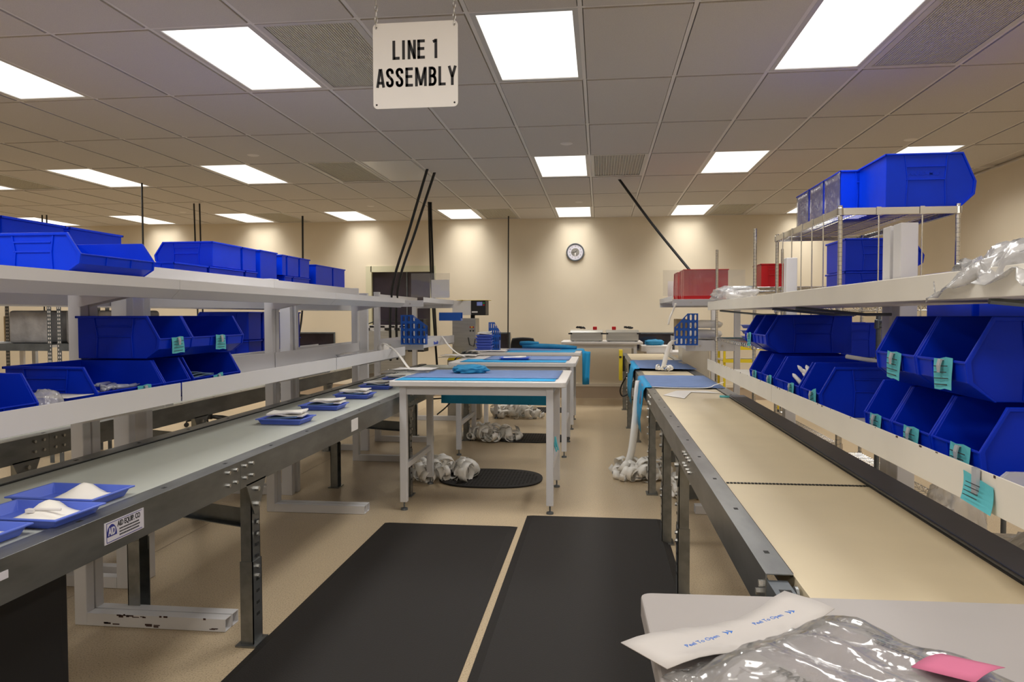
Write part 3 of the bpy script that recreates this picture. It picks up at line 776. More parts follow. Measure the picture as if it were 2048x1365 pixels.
# ================================================================= MATS
def mat_rect(x0, x1, y0, y1, label):
    b = .045; z = .019
    v = [(x0, y0, .0005), (x1, y0, .0005), (x1, y1, .0005), (x0, y1, .0005), (x0, y0, .003), (x1, y0, .003), (x1, y1, .003), (x0, y1, .003),
         (x0+b, y0+b, z), (x1-b, y0+b, z), (x1-b, y1-b, z), (x0+b, y1-b, z)]
    f = [(0, 3, 2, 1), (0, 1, 5, 4), (1, 2, 6, 5), (2, 3, 7, 6), (3, 0, 4, 7), (4, 5, 9, 8), (5, 6, 10, 9), (6, 7, 11, 10), (7, 4, 8, 11), (8, 9, 10, 11)]
    return tag(MB().add(v, f).build('floor_mat', 'rubber', bevel=.003), label, 'mat')
mat_rect(-1.435, -.535, 1.0, 4.84, 'black rubber floor mat with sloped edges, left one in the aisle')
mat_rect(-.50, .43, 1.2, 5.12, 'black rubber floor mat with sloped edges, right one in the aisle')
def mat_oval(cx, cy, hx, hy, label):
    m = MB(); n = 48; pts = []
    for k in range(n):
        a = 2*PI*k/n; c, s = math.cos(a), math.sin(a)
        pts.append((cx+hx*math.copysign(abs(c)**.75, c), cy+hy*math.copysign(abs(s)**.85, s)))
    m.prism(pts, 'z', .0005, .014); o = m.build('floor_mat', 'rubber', bevel=.004)
    d = MB()
    for i in range(int(hx*2/.03)):
        x = cx-hx+.03*(i+.5)
        for j in range(int(hy*2/.045)):
            y = cy-hy+.045*(j+.5)
            if ((x-cx)/hx)**2+((y-cy)/hy)**2 < .85: d.box(x-.008, x+.008, y-.014, y+.014, .014, .0165)
    tag(d.build('tread', 'rubber', o), kind='stuff')
    return tag(o, label, 'mat')
mat_oval(-.92, 6.27, .44, .36, 'oval black floor mat behind the nearest table')
mat_oval(-.78, 8.38, .45, .30, 'oval black floor mat behind the second table')
mat_oval(-.75, 10.9, .40, .28, 'oval black floor mat behind the third table')

# ================================================================= SIGN
sg = thing('hanging_sign', 'white hanging sign reading LINE 1 ASSEMBLY', 'sign', (-.7475, 3.0, 2.419))
W_, H_ = .352, .345; pts = []
r = .018
for (ax, az, a0) in ((W_/2-r, H_/2-r, 0), (-W_/2+r, H_/2-r, 90), (-W_/2+r, -H_/2+r, 180), (W_/2-r, -H_/2+r, 270)):
    for k in range(6): a = R(a0+18*k); pts.append((ax+r*math.cos(a), az+r*math.sin(a)))
MB().prism(pts, 'y', 0, .004).build('board', 'signw', sg)
hl = MB()
for sx_ in (-1, 1):
    for sz_ in (-1, 1): hl.cyl((sx_*(W_/2-.014), -.0006, sz_*(H_/2-.016)), (sx_*(W_/2-.014), .0, sz_*(H_/2-.016)), .004, 10)
hl.build('hole', 'slot', sg)
def stroke(mb, pts, t, M4, closed=False):
    """flat thick polyline in XY (depth .0008)"""
    n = len(pts)
    for i in range(n if closed else n-1):
        p, q = Vector((*pts[i], 0)), Vector((*pts[(i+1) % n], 0)); d = (q-p).normalized(); nn = Vector((-d.y, d.x, 0))*t/2
        mb.prism([tuple((p+nn)[:2]), tuple((p-nn)[:2]), tuple((q-nn)[:2]), tuple((q+nn)[:2])], 'z', 0, .0008, M4)
        if 0 < i or closed: mb.prism([(p.x+t/2*math.cos(k*PI/4), p.y+t/2*math.sin(k*PI/4)) for k in range(8)], 'z', 0, .0008, M4)
def arc_(cx, cy, rx, ry, a0, a1, n=8): return [(cx+rx*math.cos(R(a0+(a1-a0)*k/n)), cy+ry*math.sin(R(a0+(a1-a0)*k/n))) for k in range(n+1)]
def block_letters(word, h, M4, adv=.53, t=.185):
    """condensed block capitals, cap height h, centred"""
    mb = MB(); w = .42; e = t/2
    G = {'L': [[(e, 0), (e, 1)], [(e, e), (w-.03, e)]], 'I': [[(e, 0), (e, 1)]], 'E': [[(e, 0), (e, 1)], [(0, e), (w-.01, e)], [(0, 1-e), (w-.01, 1-e)], [(0, .53), (w-.04, .53)]],
         'N': [[(e, 0), (e, 1)], [(w-e+.03, 0), (w-e+.03, 1)], [(e, .97), (w-e+.03, .03)]], '1': [[(.20, 0), (.20, 1)], [(.04, .86), (.20, .93)]],
         'A': [[(.05, 0), (.20, .98)], [(.39, 0), (.24, .98)], [(.10, .24), (.34, .24)]], 'M': [[(e, 0), (e, 1)], [(.56, 0), (.56, 1)], [(e+.02, .95), (.315, .05)], [(.54, .95), (.315, .05)]],
         'B': [[(e, 0), (e, 1)], [(0, e), (.22, e)]+arc_(.22, .29, .14, .22, -90, 90)+[(e, .52)], [(e, 1-e), (.2, 1-e)]+arc_(.2, .725, .14, .20, 90, -90)], 'Y': [[(.22, 0), (.22, .45)], [(.22, .42), (.05, 1)], [(.22, .42), (.39, 1)]],
         'S': [[(w-e, .70)]+arc_(.205, .79, w/2-e, .14, 0, 180)+[(e, .72), (.12, .60), (.30, .42), (w-e, .31)]+arc_(.205, .21, w/2-e, .14, 0, -180)+[(e, .31)]], ' ': []}
    wd = {'I': .30, 'M': .74, '1': .40, ' ': .28}
    tot = sum(wd.get(c, adv) for c in word); x = -tot/2
    for c in word:
        for pl_ in G[c]: stroke(mb, [((x+p[0])*h, p[1]*h-h/2) for p in pl_], t*h, M4)
        x += wd.get(c, adv)
    return mb
l1 = block_letters('LINE 1', .077, Matrix.Translation((0, -.0002, .18*H_)) @ FRONT, t=.15)
l2 = block_letters('ASSEMBLY', .077, Matrix.Translation((0, -.0002, -.14*H_)) @ FRONT, t=.145)
def fit(mb, w, xc):
    xs_ = [v[0] for v in mb.v]; a, b = min(xs_), max(xs_)
    mb.v = [((v[0]-(a+b)/2)*w/(b-a)+xc, v[1], v[2]) for v in mb.v]
fit(l1, .186, -.001); fit(l2, .335, .004)
l1.build('lettering', 'ink', sg); l2.build('lettering', 'ink', sg)
for sx_ in (-1, 1):
    ch = MB(); z = H_/2-.022; k = 0
    while 2.419+z < ZC-.01:
        ln_ = []; hw_ = .0055; hh = .0145
        for q in range(9):
            a = 2*PI*q/8
            px_, pz_ = hw_*math.cos(a), hh*math.sin(a)
            ln_.append((sx_*(W_/2-.014)+(px_ if k % 2 else 0), -.001+(0 if k % 2 else px_), z+hh+pz_))
        ch.tube(ln_, .0021, 6, False); z += .023; k += 1
    ch.build('chain', 'bolt', sg)

# ================================================================= BINS IN PLACE
ZL, ZU = 1.0235, 1.4785
GL = 'blue hopper bins on the left shelving'
# left, upper tray (front)
storage_bin(.34, .44, .145, (-2.21, 2.73, 1.5595), 0, 'bright blue bin with clipped front on the nearest upper shelf at left', 'blue2', None, GL)
# left, lower tray
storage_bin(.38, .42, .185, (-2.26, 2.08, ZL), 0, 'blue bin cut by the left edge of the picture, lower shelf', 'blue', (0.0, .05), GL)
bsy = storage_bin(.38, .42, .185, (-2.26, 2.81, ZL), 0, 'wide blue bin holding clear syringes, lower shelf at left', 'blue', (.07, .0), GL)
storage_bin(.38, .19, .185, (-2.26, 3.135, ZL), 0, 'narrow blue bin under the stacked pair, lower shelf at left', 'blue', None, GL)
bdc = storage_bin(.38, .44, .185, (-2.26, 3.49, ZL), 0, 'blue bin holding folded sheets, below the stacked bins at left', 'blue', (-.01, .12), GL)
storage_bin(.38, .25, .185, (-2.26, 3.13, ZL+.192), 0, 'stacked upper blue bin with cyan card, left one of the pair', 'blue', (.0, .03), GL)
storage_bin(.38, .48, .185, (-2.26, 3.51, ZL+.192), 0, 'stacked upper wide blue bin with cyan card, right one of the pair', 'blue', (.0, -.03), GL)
# contents
rnd = random.Random(4)
for k in range(16):
    a = rnd.uniform(-.6, .6); x = rnd.uniform(-2.12, -1.98); y = rnd.uniform(2.66, 2.98); z = ZL+.025+rnd.uniform(0, .07)
    m = MB(); d = Vector((math.sin(a), math.cos(a), rnd.uniform(-.12, .12))).normalized(); p = Vector((x, y, z))
    m.tube([p-d*.055, p-d*.05, p+d*.03, p+d*.032, p+d*.05], [.006, .009, .009, .004, .003], 8)
    m.tube([p-d*.085, p-d*.055], [.009, .003], 8)
    tag(m.build('syringe', 'syringe', smooth=True), 'clear plastic syringe lying in the wide blue bin on the left lower shelf', 'syringe', 'clear syringes in the wide left bin')
for k in range(9):
    m = MB(); g = []
    for i in range(6):
        u = i/5; g.append([(-2.20+.28*v, 3.33+.20*u+.006*math.sin(v*4), ZL+.010+.011*k+.01*math.sin(u*3+k)) for v in (0, .5, 1)])
    m.sheet(g, .003); tag(m.build('folded_sheet', 'bluetowel', smooth=True), 'grey folded sheet in the bin below the stacked bins at left', 'sheet', 'folded sheets in the lower left bin')
o = bundle('plastic_bag', 'bag', (-1.93, 2.40, ZL+.004), .05, .05, .065, 0, 'small clear bag between two bins on the left lower shelf', 'bag', seed=7)
flat_sheet('paper_sheet', 'paper', -2.02, -1.88, 2.44, 2.58, ZL+.08, .004, nx=4, ny=4, label='white paper corner sticking up behind the left lower lip', cat='paper')
# back-row bins, upper tray: backs towards us
GB = 'blue bins on the second line upper shelf, backs towards us'
ZB = 1.4535; h1 = .262; h2 = .16
def back_bin(y0, y1, z, h, lb, L=.39, c='blue2', x=-2.475): return storage_bin(L, y1-y0-.018, h, (x, (y0+y1)/2, z), PI, lb, c, group=GB)
for (a, b, n_) in ((2.38, 2.81, 'leftmost lower'), (2.82, 3.22, 'second lower'), (3.23, 3.64, 'third lower'), (4.10, 4.49, 'fourth lower'), (4.50, 4.98, 'fifth lower'), (4.99, 5.18, 'sixth lower'), (5.64, 5.80, 'seventh lower'), (5.81, 6.17, 'eighth lower')):
    back_bin(a, b, ZB, h1, 'blue bin back half behind the white edge, %s of the second line' % n_, .38)
for (a, b, h, n_) in ((2.40, 2.83, .10, 'flat blue bin at far left, behind the bright front bin, first'), (2.84, 3.22, .10, 'flat blue bin at far left, behind the bright front bin, second'), (3.24, 3.64, .10, 'flat blue bin at far left, behind the bright front bin, third'),
                  (4.54, 4.94, h2, 'upper blue bin with its ribbed side showing, left of the cord'), (4.95, 5.17, h2, 'narrow upper blue bin right beside the ribbed one'),
                  (5.60, 5.69, h2, 'narrow blue bin back, left of the round marked pair'), (5.70, 5.94, h2, 'upper blue bin back next to the narrow one, middle group'), (5.95, 6.17, h2, 'upper blue bin back, right end of the middle group')):
    back_bin(a, b, ZB+h1+.004, h, n_)
back_bin(5.22, 5.52, ZB, .43, 'tall blue bin with ribbed side, left end of the middle group')
back_bin(6.30, 6.72, ZB, .395, 'blue bin at the far end of the upper shelf, left one')
back_bin(6.73, 7.06, ZB, .395, 'blue bin at the far end of the upper shelf, right one')
# back row lower tray, seen through the front shelves
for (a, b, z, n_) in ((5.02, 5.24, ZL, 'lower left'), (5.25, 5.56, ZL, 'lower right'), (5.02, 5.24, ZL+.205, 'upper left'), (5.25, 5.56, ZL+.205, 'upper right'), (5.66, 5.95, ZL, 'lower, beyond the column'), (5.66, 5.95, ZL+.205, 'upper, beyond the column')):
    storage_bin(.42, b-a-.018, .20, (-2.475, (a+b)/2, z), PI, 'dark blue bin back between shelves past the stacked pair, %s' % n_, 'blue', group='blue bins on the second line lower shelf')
# right, lower tray
GR = 'blue hopper bins on the right shelving'
ZR = .9935
def rbin(y0, y1, z, h, lb, card=(0, .03), L=.39, xf=.865, c='blue'): return storage_bin(L, y1-y0-.016, h, (xf+L, (y0+y1)/2, z), PI, lb, c, card, GR)
rbin(1.80, 2.055, ZR, .195, 'lower front blue bin at right, nearest the camera, cyan card', (.04, .0))
rbin(2.06, 2.32, ZR, .195, 'lower front blue bin at right, middle of three', (.02, .0))
rbin(2.325, 2.55, ZR, .195, 'lower front blue bin at right, farthest of three', (.0, .0))
rbin(1.84, 2.12, ZR+.201, .20, 'upper front blue bin at right with large cyan card, nearest', (.03, .06), xf=.85)
rbin(2.125, 2.41, ZR+.201, .20, 'upper front blue bin at right with cyan card, farther one', (.01, -.04), xf=.85)
rbin(3.05, 3.33, ZR, .20, 'blue bin with ribbed side in the middle of the right shelf', (.05, .3))
bcp = rbin(3.36, 3.80, ZR, .20, 'wide blue bin holding white caps, right shelf', (.10, .1))
rbin(3.83, 4.10, ZR, .20, 'blue bin next to the bin of white caps, farther side', (.05, .1))
rbin(4.12, 4.43, ZR, .20, 'blue bin at the far end of the right shelf, bottom row', (.0, 0))
rbin(4.02, 4.32, ZR+.206, .20, 'upper blue bin with long ribbed side near the far end, right shelf', None, L=.43)
rbin(4.33, 4.58, ZR+.206, .20, 'upper blue bin at the far end of the right shelf with cyan card', (.02, .05), L=.43)
for k in range(12):
    a = rnd.uniform(-.9, .9); p = Vector((rnd.uniform(.93, 1.08), rnd.uniform(3.42, 3.72), ZR+.06+rnd.uniform(0, .09))); d = Vector((math.sin(a)*.4, math.cos(a)*.5, rnd.uniform(.1, .9))).normalized()
    m = MB(); m.tube([p-d*.045, p-d*.04, p+d*.03, p+d*.045], [.004, .011, .009, .002], 8)
    tag(m.build('nozzle_cap', 'paper', smooth=True), 'white plastic cap in the wide bin on the right shelf', 'cap', 'white caps in the right bin')
for k in range(3):
    tag(bundle('wrap_scrap', 'wrapt', (1.0+.08*k, 3.45+.1*k, ZR+.02), .06, .05, .04, k, None, seed=20+k, sub=3), 'crumpled turquoise wrap among the white caps, %s' % ['front', 'middle', 'rear'][k], 'cloth')
m = MB().tube([(1.14, 3.62, 1.205), (1.26, 3.50, 1.185)], .010, 8)
tag(m.build('nozzle_cap', 'paper', smooth=True), 'long white tube end sticking out of the wide right bin', 'cap')
# cyan card taped to the right lower lip
c = MB(); g = []
for i in range(6):
    a = i/5; g.append([(XF3-.004-.012*a*a, 1.735-.125*b-.015*a, 1.058-.012*b-.06*a*(1-.1*b)) for b in (0, .33, .66, 1)])
c.sheet(g, .0008); t = tag(c.build('label_card', 'card', smooth=False), 'cyan card clipped to the white lip at lower right', 'card')
MB().box(XF3-.012, XF3-.004, 1.662, 1.682, 1.02, 1.075).build('clip', 'syringe', t)
l = MB()
for k in range(4): l.box(XF3-.0155-.002*k, XF3-.0145-.002*k, 1.64, 1.70, 1.040-.009*k, 1.0415-.009*k)
l.build('printed_lines', 'ink', t)
# clear box at the near right end of the tray
storage_bin(.22, .16, .06, (1.08, 1.66, ZR), PI, 'shallow clear plastic bin at the right picture edge', 'bag', None, None)

# ================================================================= WIRE RACKS
def wire_rack(label, x0, x1, y0, y1, top, shelves, hooks=0, post='chrome', r=.0125, zbase=0.02, dens=14):
    t = thing('wire_rack', label, 'shelving', ((x0+x1)/2, (y0+y1)/2, 0)); off = Vector(t.location); before = set(col.objects)
    for (x, y) in ((x0, y0), (x1, y0), (x1, y1), (x0, y1)):
        p = MB().cyl((x, y, zbase), (x, y, top), r, 14)
        z = .05
        po = p.build('post', post, t, smooth=False)
        gr = MB()
        while z < top-.01:
            gr.lathe([(r+.0003, z), (r+.0008, z+.001), (r+.0003, z+.002)], 10, Matrix.Translation((x, y, 0))); z += .0254
        tag(gr.build('groove_rings', 'galvd', po), kind='stuff')
        MB().lathe([(.001, 0.0005), (.02, .0005), (.02, .008), (.006, .02), (.001, .021)], 10, Matrix.Translation((x, y, 0))).build('levelling_foot', 'galvd', po)
    for z in shelves:
        s = MB(); w = .0035
        for zz, rr in ((z-.006, .004), (z-.036, .003)):
            s.tube([(x0, y0, zz), (x1, y0, zz), (x1, y1, zz), (x0, y1, zz), (x0, y0, zz)], rr, 6)
        for (a, b) in (((x0, y0), (x1, y0)), ((x1, y0), (x1, y1)), ((x1, y1), (x0, y1)), ((x0, y1), (x0, y0))):
            L = math.hypot(b[0]-a[0], b[1]-a[1]); n = int(L/.045); pts = []
            for k in range(n+1):
                f = k/n; pts.append((a[0]+(b[0]-a[0])*f, a[1]+(b[1]-a[1])*f, z-.006 if k % 2 else z-.036))
            s.tube(pts, .0025, 5)
        sh = s.build('shelf_frame', post, t)
        g = MB(); n = int((y1-y0)/.045)
        for k in range(1, n):
            y = y0+(y1-y0)*k/n; g.cyl((x0, y, z-.003), (x1, y, z-.003), .0024, 5)
        for k in range(1, dens//4+1):
            x = x0+(x1-x0)*k/(dens//4+1); g.cyl((x, y0, z-.008), (x, y1, z-.008), .003, 5)
        tag(g.build('wire_deck', post, sh), kind='stuff')
        for (x, y) in ((x0, y0), (x1, y0), (x1, y1), (x0, y1)):
            MB().lathe([(r+.001, z-.045), (r+.008, z-.04), (r+.006, z), (r+.001, z+.004)], 12, Matrix.Translation((x, y, 0))).build('collar', post, sh)
    for c in set(col.objects)-before:
        if c.parent == t: c.location = -off
    return t
rk = wire_rack('tall chrome wire rack behind the right shelving, blue bins on top', 1.35, 1.975, 4.42, 5.93, 2.015, [2.0, 1.46, 1.14, .35])
# flat band around the top shelf of that rack, with hanging rods
off = Vector(rk.location)
bd = MB()
for a in ((1.335, 1.99, 4.405, 4.409), (1.335, 1.99, 5.941, 5.945), (1.335, 1.339, 4.409, 5.941), (1.986, 1.99, 4.409, 5.941)): bd.box(*a, 1.962, 2.0)
o = bd.build('shelf_band', 'chrome', rk); o.location = -off
for (x, y) in ((1.55, 4.40), (1.78, 4.40), (1.332, 4.68), (1.332, 4.92), (1.332, 5.17), (1.332, 5.42), (1.332, 5.68)):
    m = MB().tube([(x, y, 1.955), (x, y+.002, 1.2)], .004, 6); m.box(x-.012 if y < 4.41 else x-.002, x+.012 if y < 4.41 else x+.002, y-.002 if y < 4.41 else y-.012, y+.002 if y < 4.41 else y+.012, 1.958, 2.003)
    o = m.build('hanging_rod', 'chrome', rk); o.location = -off
GT = 'big blue bins on top of the wire rack'
b1 = storage_bin(.47, .44, .30, (1.60, 4.66, 2.002), 0, 'biggest bright blue bin on the rack top, nearest, ribbed side in view', 'blue2', group=GT)
e_ = text_mb('AKRO-MILS', .022, 1.1, .0005, .001); xform(e_, Matrix.Translation((.205, -.44/2-.0005, .187)) @ FRONT); e_.build('embossed_lettering', 'blue2', b1)
for y0, y1, n_ in ((4.90, 5.25, 'second from the near end'), (5.26, 5.60, 'third from the near end'), (5.61, 5.96, 'farthest')):
    b = storage_bin(.42, y1-y0-.018, .30, (1.50, (y0+y1)/2, 2.002), 0, 'blue bin in clear film on the rack top, %s' % n_, 'blue2', group=GT)
    m = MB(); n = 6; g = []
    for i in range(n+1):
        g.append([(-.006-.003*abs(nz(i*.9, k*.8, y0)), -(y1-y0-.02)/2+(y1-y0-.02)*k/6, .002+.292*i/n) for k in range(7)])
    m.sheet(g, .0006); m.build('film_cover', 'wrapfilm', b, smooth=True)
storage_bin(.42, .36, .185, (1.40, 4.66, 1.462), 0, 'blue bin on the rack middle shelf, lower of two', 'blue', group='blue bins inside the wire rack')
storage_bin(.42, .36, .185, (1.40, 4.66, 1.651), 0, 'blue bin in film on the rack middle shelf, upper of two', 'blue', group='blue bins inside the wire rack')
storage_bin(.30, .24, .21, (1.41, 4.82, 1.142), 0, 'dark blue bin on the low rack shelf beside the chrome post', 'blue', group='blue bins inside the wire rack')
wr2 = wire_rack('chrome wire rack with red bin, beyond the right shelving', 1.2, 1.85, 6.0, 7.9, 2.07, [1.62, 1.17, .4], r=.014)
wr3 = wire_rack('near wire rack behind the right shelving', 1.38, 1.98, 2.0, 3.9, 1.40, [1.372, .95, .3], post='galvd')
storage_bin(.46, .40, .20, (1.42, 3.25, 1.374), 0, 'big bright blue bin seen just under the right white shelf', 'blue2', group='bins on the near wire rack')
storage_bin(.46, .40, .20, (1.42, 2.80, 1.374), 0, 'bright blue bin beside it toward the camera, under the right white shelf', 'blue2', group='bins on the near wire rack')
# red bins
storage_bin(.24, .30, .185, (1.28, 6.30, 1.622), 0, 'small red bin on the wire rack shelf beside the grey column', 'red')
# ================================================================= FAR WORKSTATIONS (bolted frames)
def workstation(label, s, xc, xf, y0, y1, xshort):
    """frame plate facing the camera at y0. xc = column, xf = front lip"""
    t = thing('workstation_frame', label, 'workstation', (xc, (y0+y1)/2, 0)); off = Vector(t.location); before = set(col.objects)
    d = -s*.06
    for yy in (y0, y1-.06):
        MB().box(xc, xc+d, yy, yy+.06, .03, 1.66 if yy == y0 else 1.60).build('column', 'white', t, bevel=.003)
        for (z0, z1, xe) in ((1.495, 1.565, xf), (1.02, 1.13, xshort)):
            p = MB().box(xc, xe, yy+.004, yy+.012, z0, z1).build('side_plate', 'white', t, bevel=.002)
            for u in (.25, .7):
                bx = xc+(xe-xc)*u; MB().cyl((bx, yy+.004, (z0+z1)/2), (bx, yy-.006, (z0+z1)/2), .010, 8).build('bolt', 'bolt', p)
        MB().box(xc, xc+s*.6, yy, yy+.06, 0.002, .06).build('foot', 'white', t)
        MB().box(xc, xc+d, yy, yy+.06, 0.002, .03).build('column_foot', 'white', t)
    tray_shelf(t, xc, xf, y0+.014, y1-.014, 1.545, .055, .09)
    tray_shelf(t, xc, xshort, y0+.014, y1-.014, 1.04, .10, .10)
    for c in set(col.objects)-before:
        if c.parent == t: c.location = -off
    return t
wsL = workstation('white bolted workstation frame at left, beyond the shelving', 1, -2.42, -1.92, 8.0, 9.75, -1.92)
wsR = workstation('white bolted workstation frame at right, red bins on top', -1, 1.40, .76, 8.0, 9.7, .90)
storage_bin(.40, .46, .335, (1.12, 8.12, 1.550), PI/2, 'large red bin on the white workstation shelf at right', 'red')
storage_bin(.40, .46, .33, (1.10, 8.56, 1.550), PI/2, 'second large red bin behind the first on the right workstation', 'red')
storage_bin(.24, .16, .085, (-2.15, 8.6, 1.045), 0, 'tiny blue bin on the left workstation tray', 'tray')
def acry(x0, x1, y, z0, z1, lb): return tag(MB().box(x0, x1, y, y+.004, z0, z1).build('clear_panel', 'acrylic'), lb, 'panel')
acry(-2.05, -1.62, 7.985, 1.60, 1.86, 'clear acrylic panel standing on the left workstation')
tag(MB().box(-2.02, -1.80, 8.84, 8.842, 1.61, 1.83).build('paper_sheet', 'paper'), 'white paper sheet standing on the left workstation shelf', 'paper')
tag(MB().box(.80, .90, 9.0, 9.002, 1.605, 1.80).build('paper_sheet', 'paper'), 'white paper sheet standing left of the red bins', 'paper')
acry(.66, 1.50, 7.985, 1.60, 1.87, 'clear acrylic panel in front of the red bins')
# slotted file holders
def file_holder(x_tall, x_short, y, z, h, label, dep=.07, kind='holder', rz=0, hfrac=.62):
    w = abs(x_short-x_tall)
    bm = bmesh.new(); cols, rows = 5, 4; fw = .30
    def q(x0, x1, z0, z1):
        vs_ = [bm.verts.new(p) for p in ((x0, 0, z0), (x1, 0, z0), (x1, 0, z1), (x0, 0, z1))]; bm.faces.new(vs_)
    cw, rh_ = w/cols, h/rows
    for i in range(cols):
        for j in range(rows):
            x0, x1, z0, z1 = i*cw, (i+1)*cw, j*rh_, (j+1)*rh_
            a, b = cw*.20, rh_*.14; ca = cw*.14; cb = rh_*.10
            O = [(x0, z0), (x1, z0), (x1, z1), (x0, z1)]
            I = [(x0+a+ca, z0+b), (x1-a-ca, z0+b), (x1-a, z0+b+cb), (x1-a, z1-b-cb), (x1-a-ca, z1-b), (x0+a+ca, z1-b), (x0+a, z1-b-cb), (x0+a, z0+b+cb)]
            vo = [bm.verts.new((p[0], 0, p[1])) for p in O]; vi = [bm.verts.new((p[0], 0, p[1])) for p in I]
            bm.faces.new((vo[0], vo[1], vi[1], vi[0])); bm.faces.new((vo[1], vi[2], vi[1])); bm.faces.new((vo[1], vo[2], vi[3], vi[2]))
            bm.faces.new((vo[2], vi[4], vi[3])); bm.faces.new((vo[2], vo[3], vi[5], vi[4])); bm.faces.new((vo[3], vi[6], vi[5]))
            bm.faces.new((vo[3], vo[0], vi[7], vi[6])); bm.faces.new((vo[0], vi[0], vi[7]))
    # diagonal cut, tall side at x=0
    p0 = Vector((w*.42, 0, h)); p1 = Vector((w, 0, h*hfrac)); dr = (p1-p0).normalized(); nn = Vector((-dr.z, 0, dr.x))
    if nn.z < 0: nn = -nn
    bmesh.ops.bisect_plane(bm, geom=bm.verts[:]+bm.edges[:]+bm.faces[:], plane_co=p0, plane_no=nn, clear_outer=True)
    vs_ = [v.co.copy() for v in bm.verts]; bm.verts.index_update(); fs = [tuple(v.index for v in f.verts) for f in bm.faces]; bm.free()
    t = thing('file_holder', label, 'file holder', (x_tall, y, z), rz)
    sgn = 1 if x_short > x_tall else -1
    for yy, nm in ((0, 'side_panel'), (dep, 'side_panel')):
        m = MB(); m.add([(v.x*sgn, yy, v.z) for v in vs_], fs)
        P = [p0, p1]; m.prism([(p0.x*sgn, p0.z-.006), (p1.x*sgn, p1.z-.008), (p1.x*sgn, p1.z), (p0.x*sgn, p0.z)], 'y', yy-.001, yy+.001)
        o = m.build(nm, kind, t); sd = o.modifiers.new('s', 'SOLIDIFY'); sd.thickness = .003; sd.offset = 0
    m = MB(); m.box(0, sgn*.003, 0, dep, 0, h); m.box(0, sgn*w, 0, dep, 0, .003); m.box(sgn*(w-.003), sgn*w, 0, dep, 0, h*.35)
    m.build('back_panel', kind, t); return t
file_holder(-2.14, -1.86, 7.87, 1.085, .32, 'blue slotted file holder hanging on the left workstation lip')
file_holder(1.01, .775, 7.87, 1.085, .33, 'blue slotted file holder in front of the right workstation', hfrac=.55)
file_holder(-1.44, -1.30, 9.62, ZT+.013, .36, 'small blue file holder standing on the third table', dep=.14)

# trays
def shallow_tray(x, y, z, rz, label, fill='stack', lx=.25, ly=.185, hh=.032):
    t = thing('shallow_tray', label, 'tray', (x, y, z), rz, 'shallow blue trays')
    a, b = lx/2, ly/2; s_ = .016; th = .0025
    m = MB()
    def ring(ax, by, zz): return [(-ax, -by, zz), (ax, -by, zz), (ax, by, zz), (-ax, by, zz)]
    outer0, outer1 = ring(a-s_, b-s_, 0), ring(a, b, hh); rim = ring(a+.008, b+.008, hh); rimb = ring(a+.008, b+.008, hh-.006)
    inner1, inner0 = ring(a-th, b-th, hh), ring(a-s_-th, b-s_-th, th)
    V = outer0+outer1+rimb+rim+inner1+inner0; F = [(3, 2, 1, 0)]
    def band(p, q): return [(p+i, p+(i+1) % 4, q+(i+1) % 4, q+i) for i in range(4)]
    F += band(0, 4)+band(4, 8)+band(8, 12)+band(12, 16)+band(16, 20)+[(20, 21, 22, 23)]
    m.add(V, F); m.build('tray_body', 'tray', t, bevel=.002)
    return t
def towel_stack(x, y, z, rz, label, m='towel', sx=.10, sy=.07, n=2, h=.012, seed=0, cat='towel'):
    mb = MB()
    for k in range(n):
        g = []
        for i in range(9):
            u = -1+i/4; row = []
            for j in range(7):
                v = -1+j/3; row.append((u*sx*(1-.04*k), v*sy, h*(k+1)+.006*nz(u*1.3+seed, v*1.2, seed+k)+.006*u*(1 if k % 2 else -1)))
            g.append(row)
        mb.sheet(g, h*.85)
    return tag(mb.build('folded_towel', m, smooth=False, loc=(x, y, z), rz=rz), label, cat)
ty = [(-1.742, 3.98), (-1.760, 4.60), (-1.770, 5.24), (-1.81, 5.92), (-1.83, 6.62)]
tn = ['nearest of the towel trays in mid belt', 'second of the towel trays, with grey blue towel at the front', 'third of the towel trays on the belt', 'fourth of the towel trays, by the table corner', 'fifth, half hidden behind the table corner']
ts = ['nearest in mid belt', 'second along the belt', 'third along the belt', 'fourth along the belt', 'fifth by the table corner']
for k, (x, y) in enumerate(ty):
    shallow_tray(x, y, .8015, .02*k, 'blue towel tray, '+tn[k], lx=.25, ly=.20)
    towel_stack(x-.005, y+.005, .805+.012, .05, 'grey towel underneath, in the tray '+ts[k], 'bluetowel', .085, .065, 2, .011, seed=k)
    towel_stack(x+(.0 if k != 1 else .02), y+.02, .805+.038, .12-.05*k, 'white towel on top, in the tray '+ts[k], 'towel', .10, .07, 2, .009, seed=k+9)
for k, (x, y, lb) in enumerate([(-1.70, 2.215, 'blue tray with peaked white gauze, rear of the near trio'), (-1.645, 1.99, 'blue tray with white gauze and a swab, middle of the near trio'), (-1.70, 1.765, 'blue tray cut by the left picture edge, near trio')]):
    shallow_tray(x, y, .8015, -.03, lb, lx=.29, ly=.19)
    g = []
    for i in range(13):
        u = i/12; row = []
        for j in range(7):
            v = j/6; pk = .038*math.exp(-((u-.35)**2*16+(v-.8)**2*7)); row.append((x-.05+.165*u, y-.070+.145*v, .812+pk+.004*nz(u*6, v*6, k)))
        g.append(row)
    tag(MB().sheet(g, .002).build('gauze_pad', 'towel', smooth=True), 'peaked white gauze cloth in the tray, '+['rear', 'middle', 'left edge'][k]+' of the near trio', 'gauze')
tag(MB().tube([(-1.64, 1.985, .835), (-1.57, 2.0, .832)], .004, 6).box(-1.665, -1.64, 1.975, 1.99, .826, .836).build('swab', 'paper'), 'white swab package across the middle near tray', 'swab')
shallow_tray(-.87, 7.66, ZT+.007, 0, 'blue tray on the second table', lx=.29, ly=.2, hh=.022)
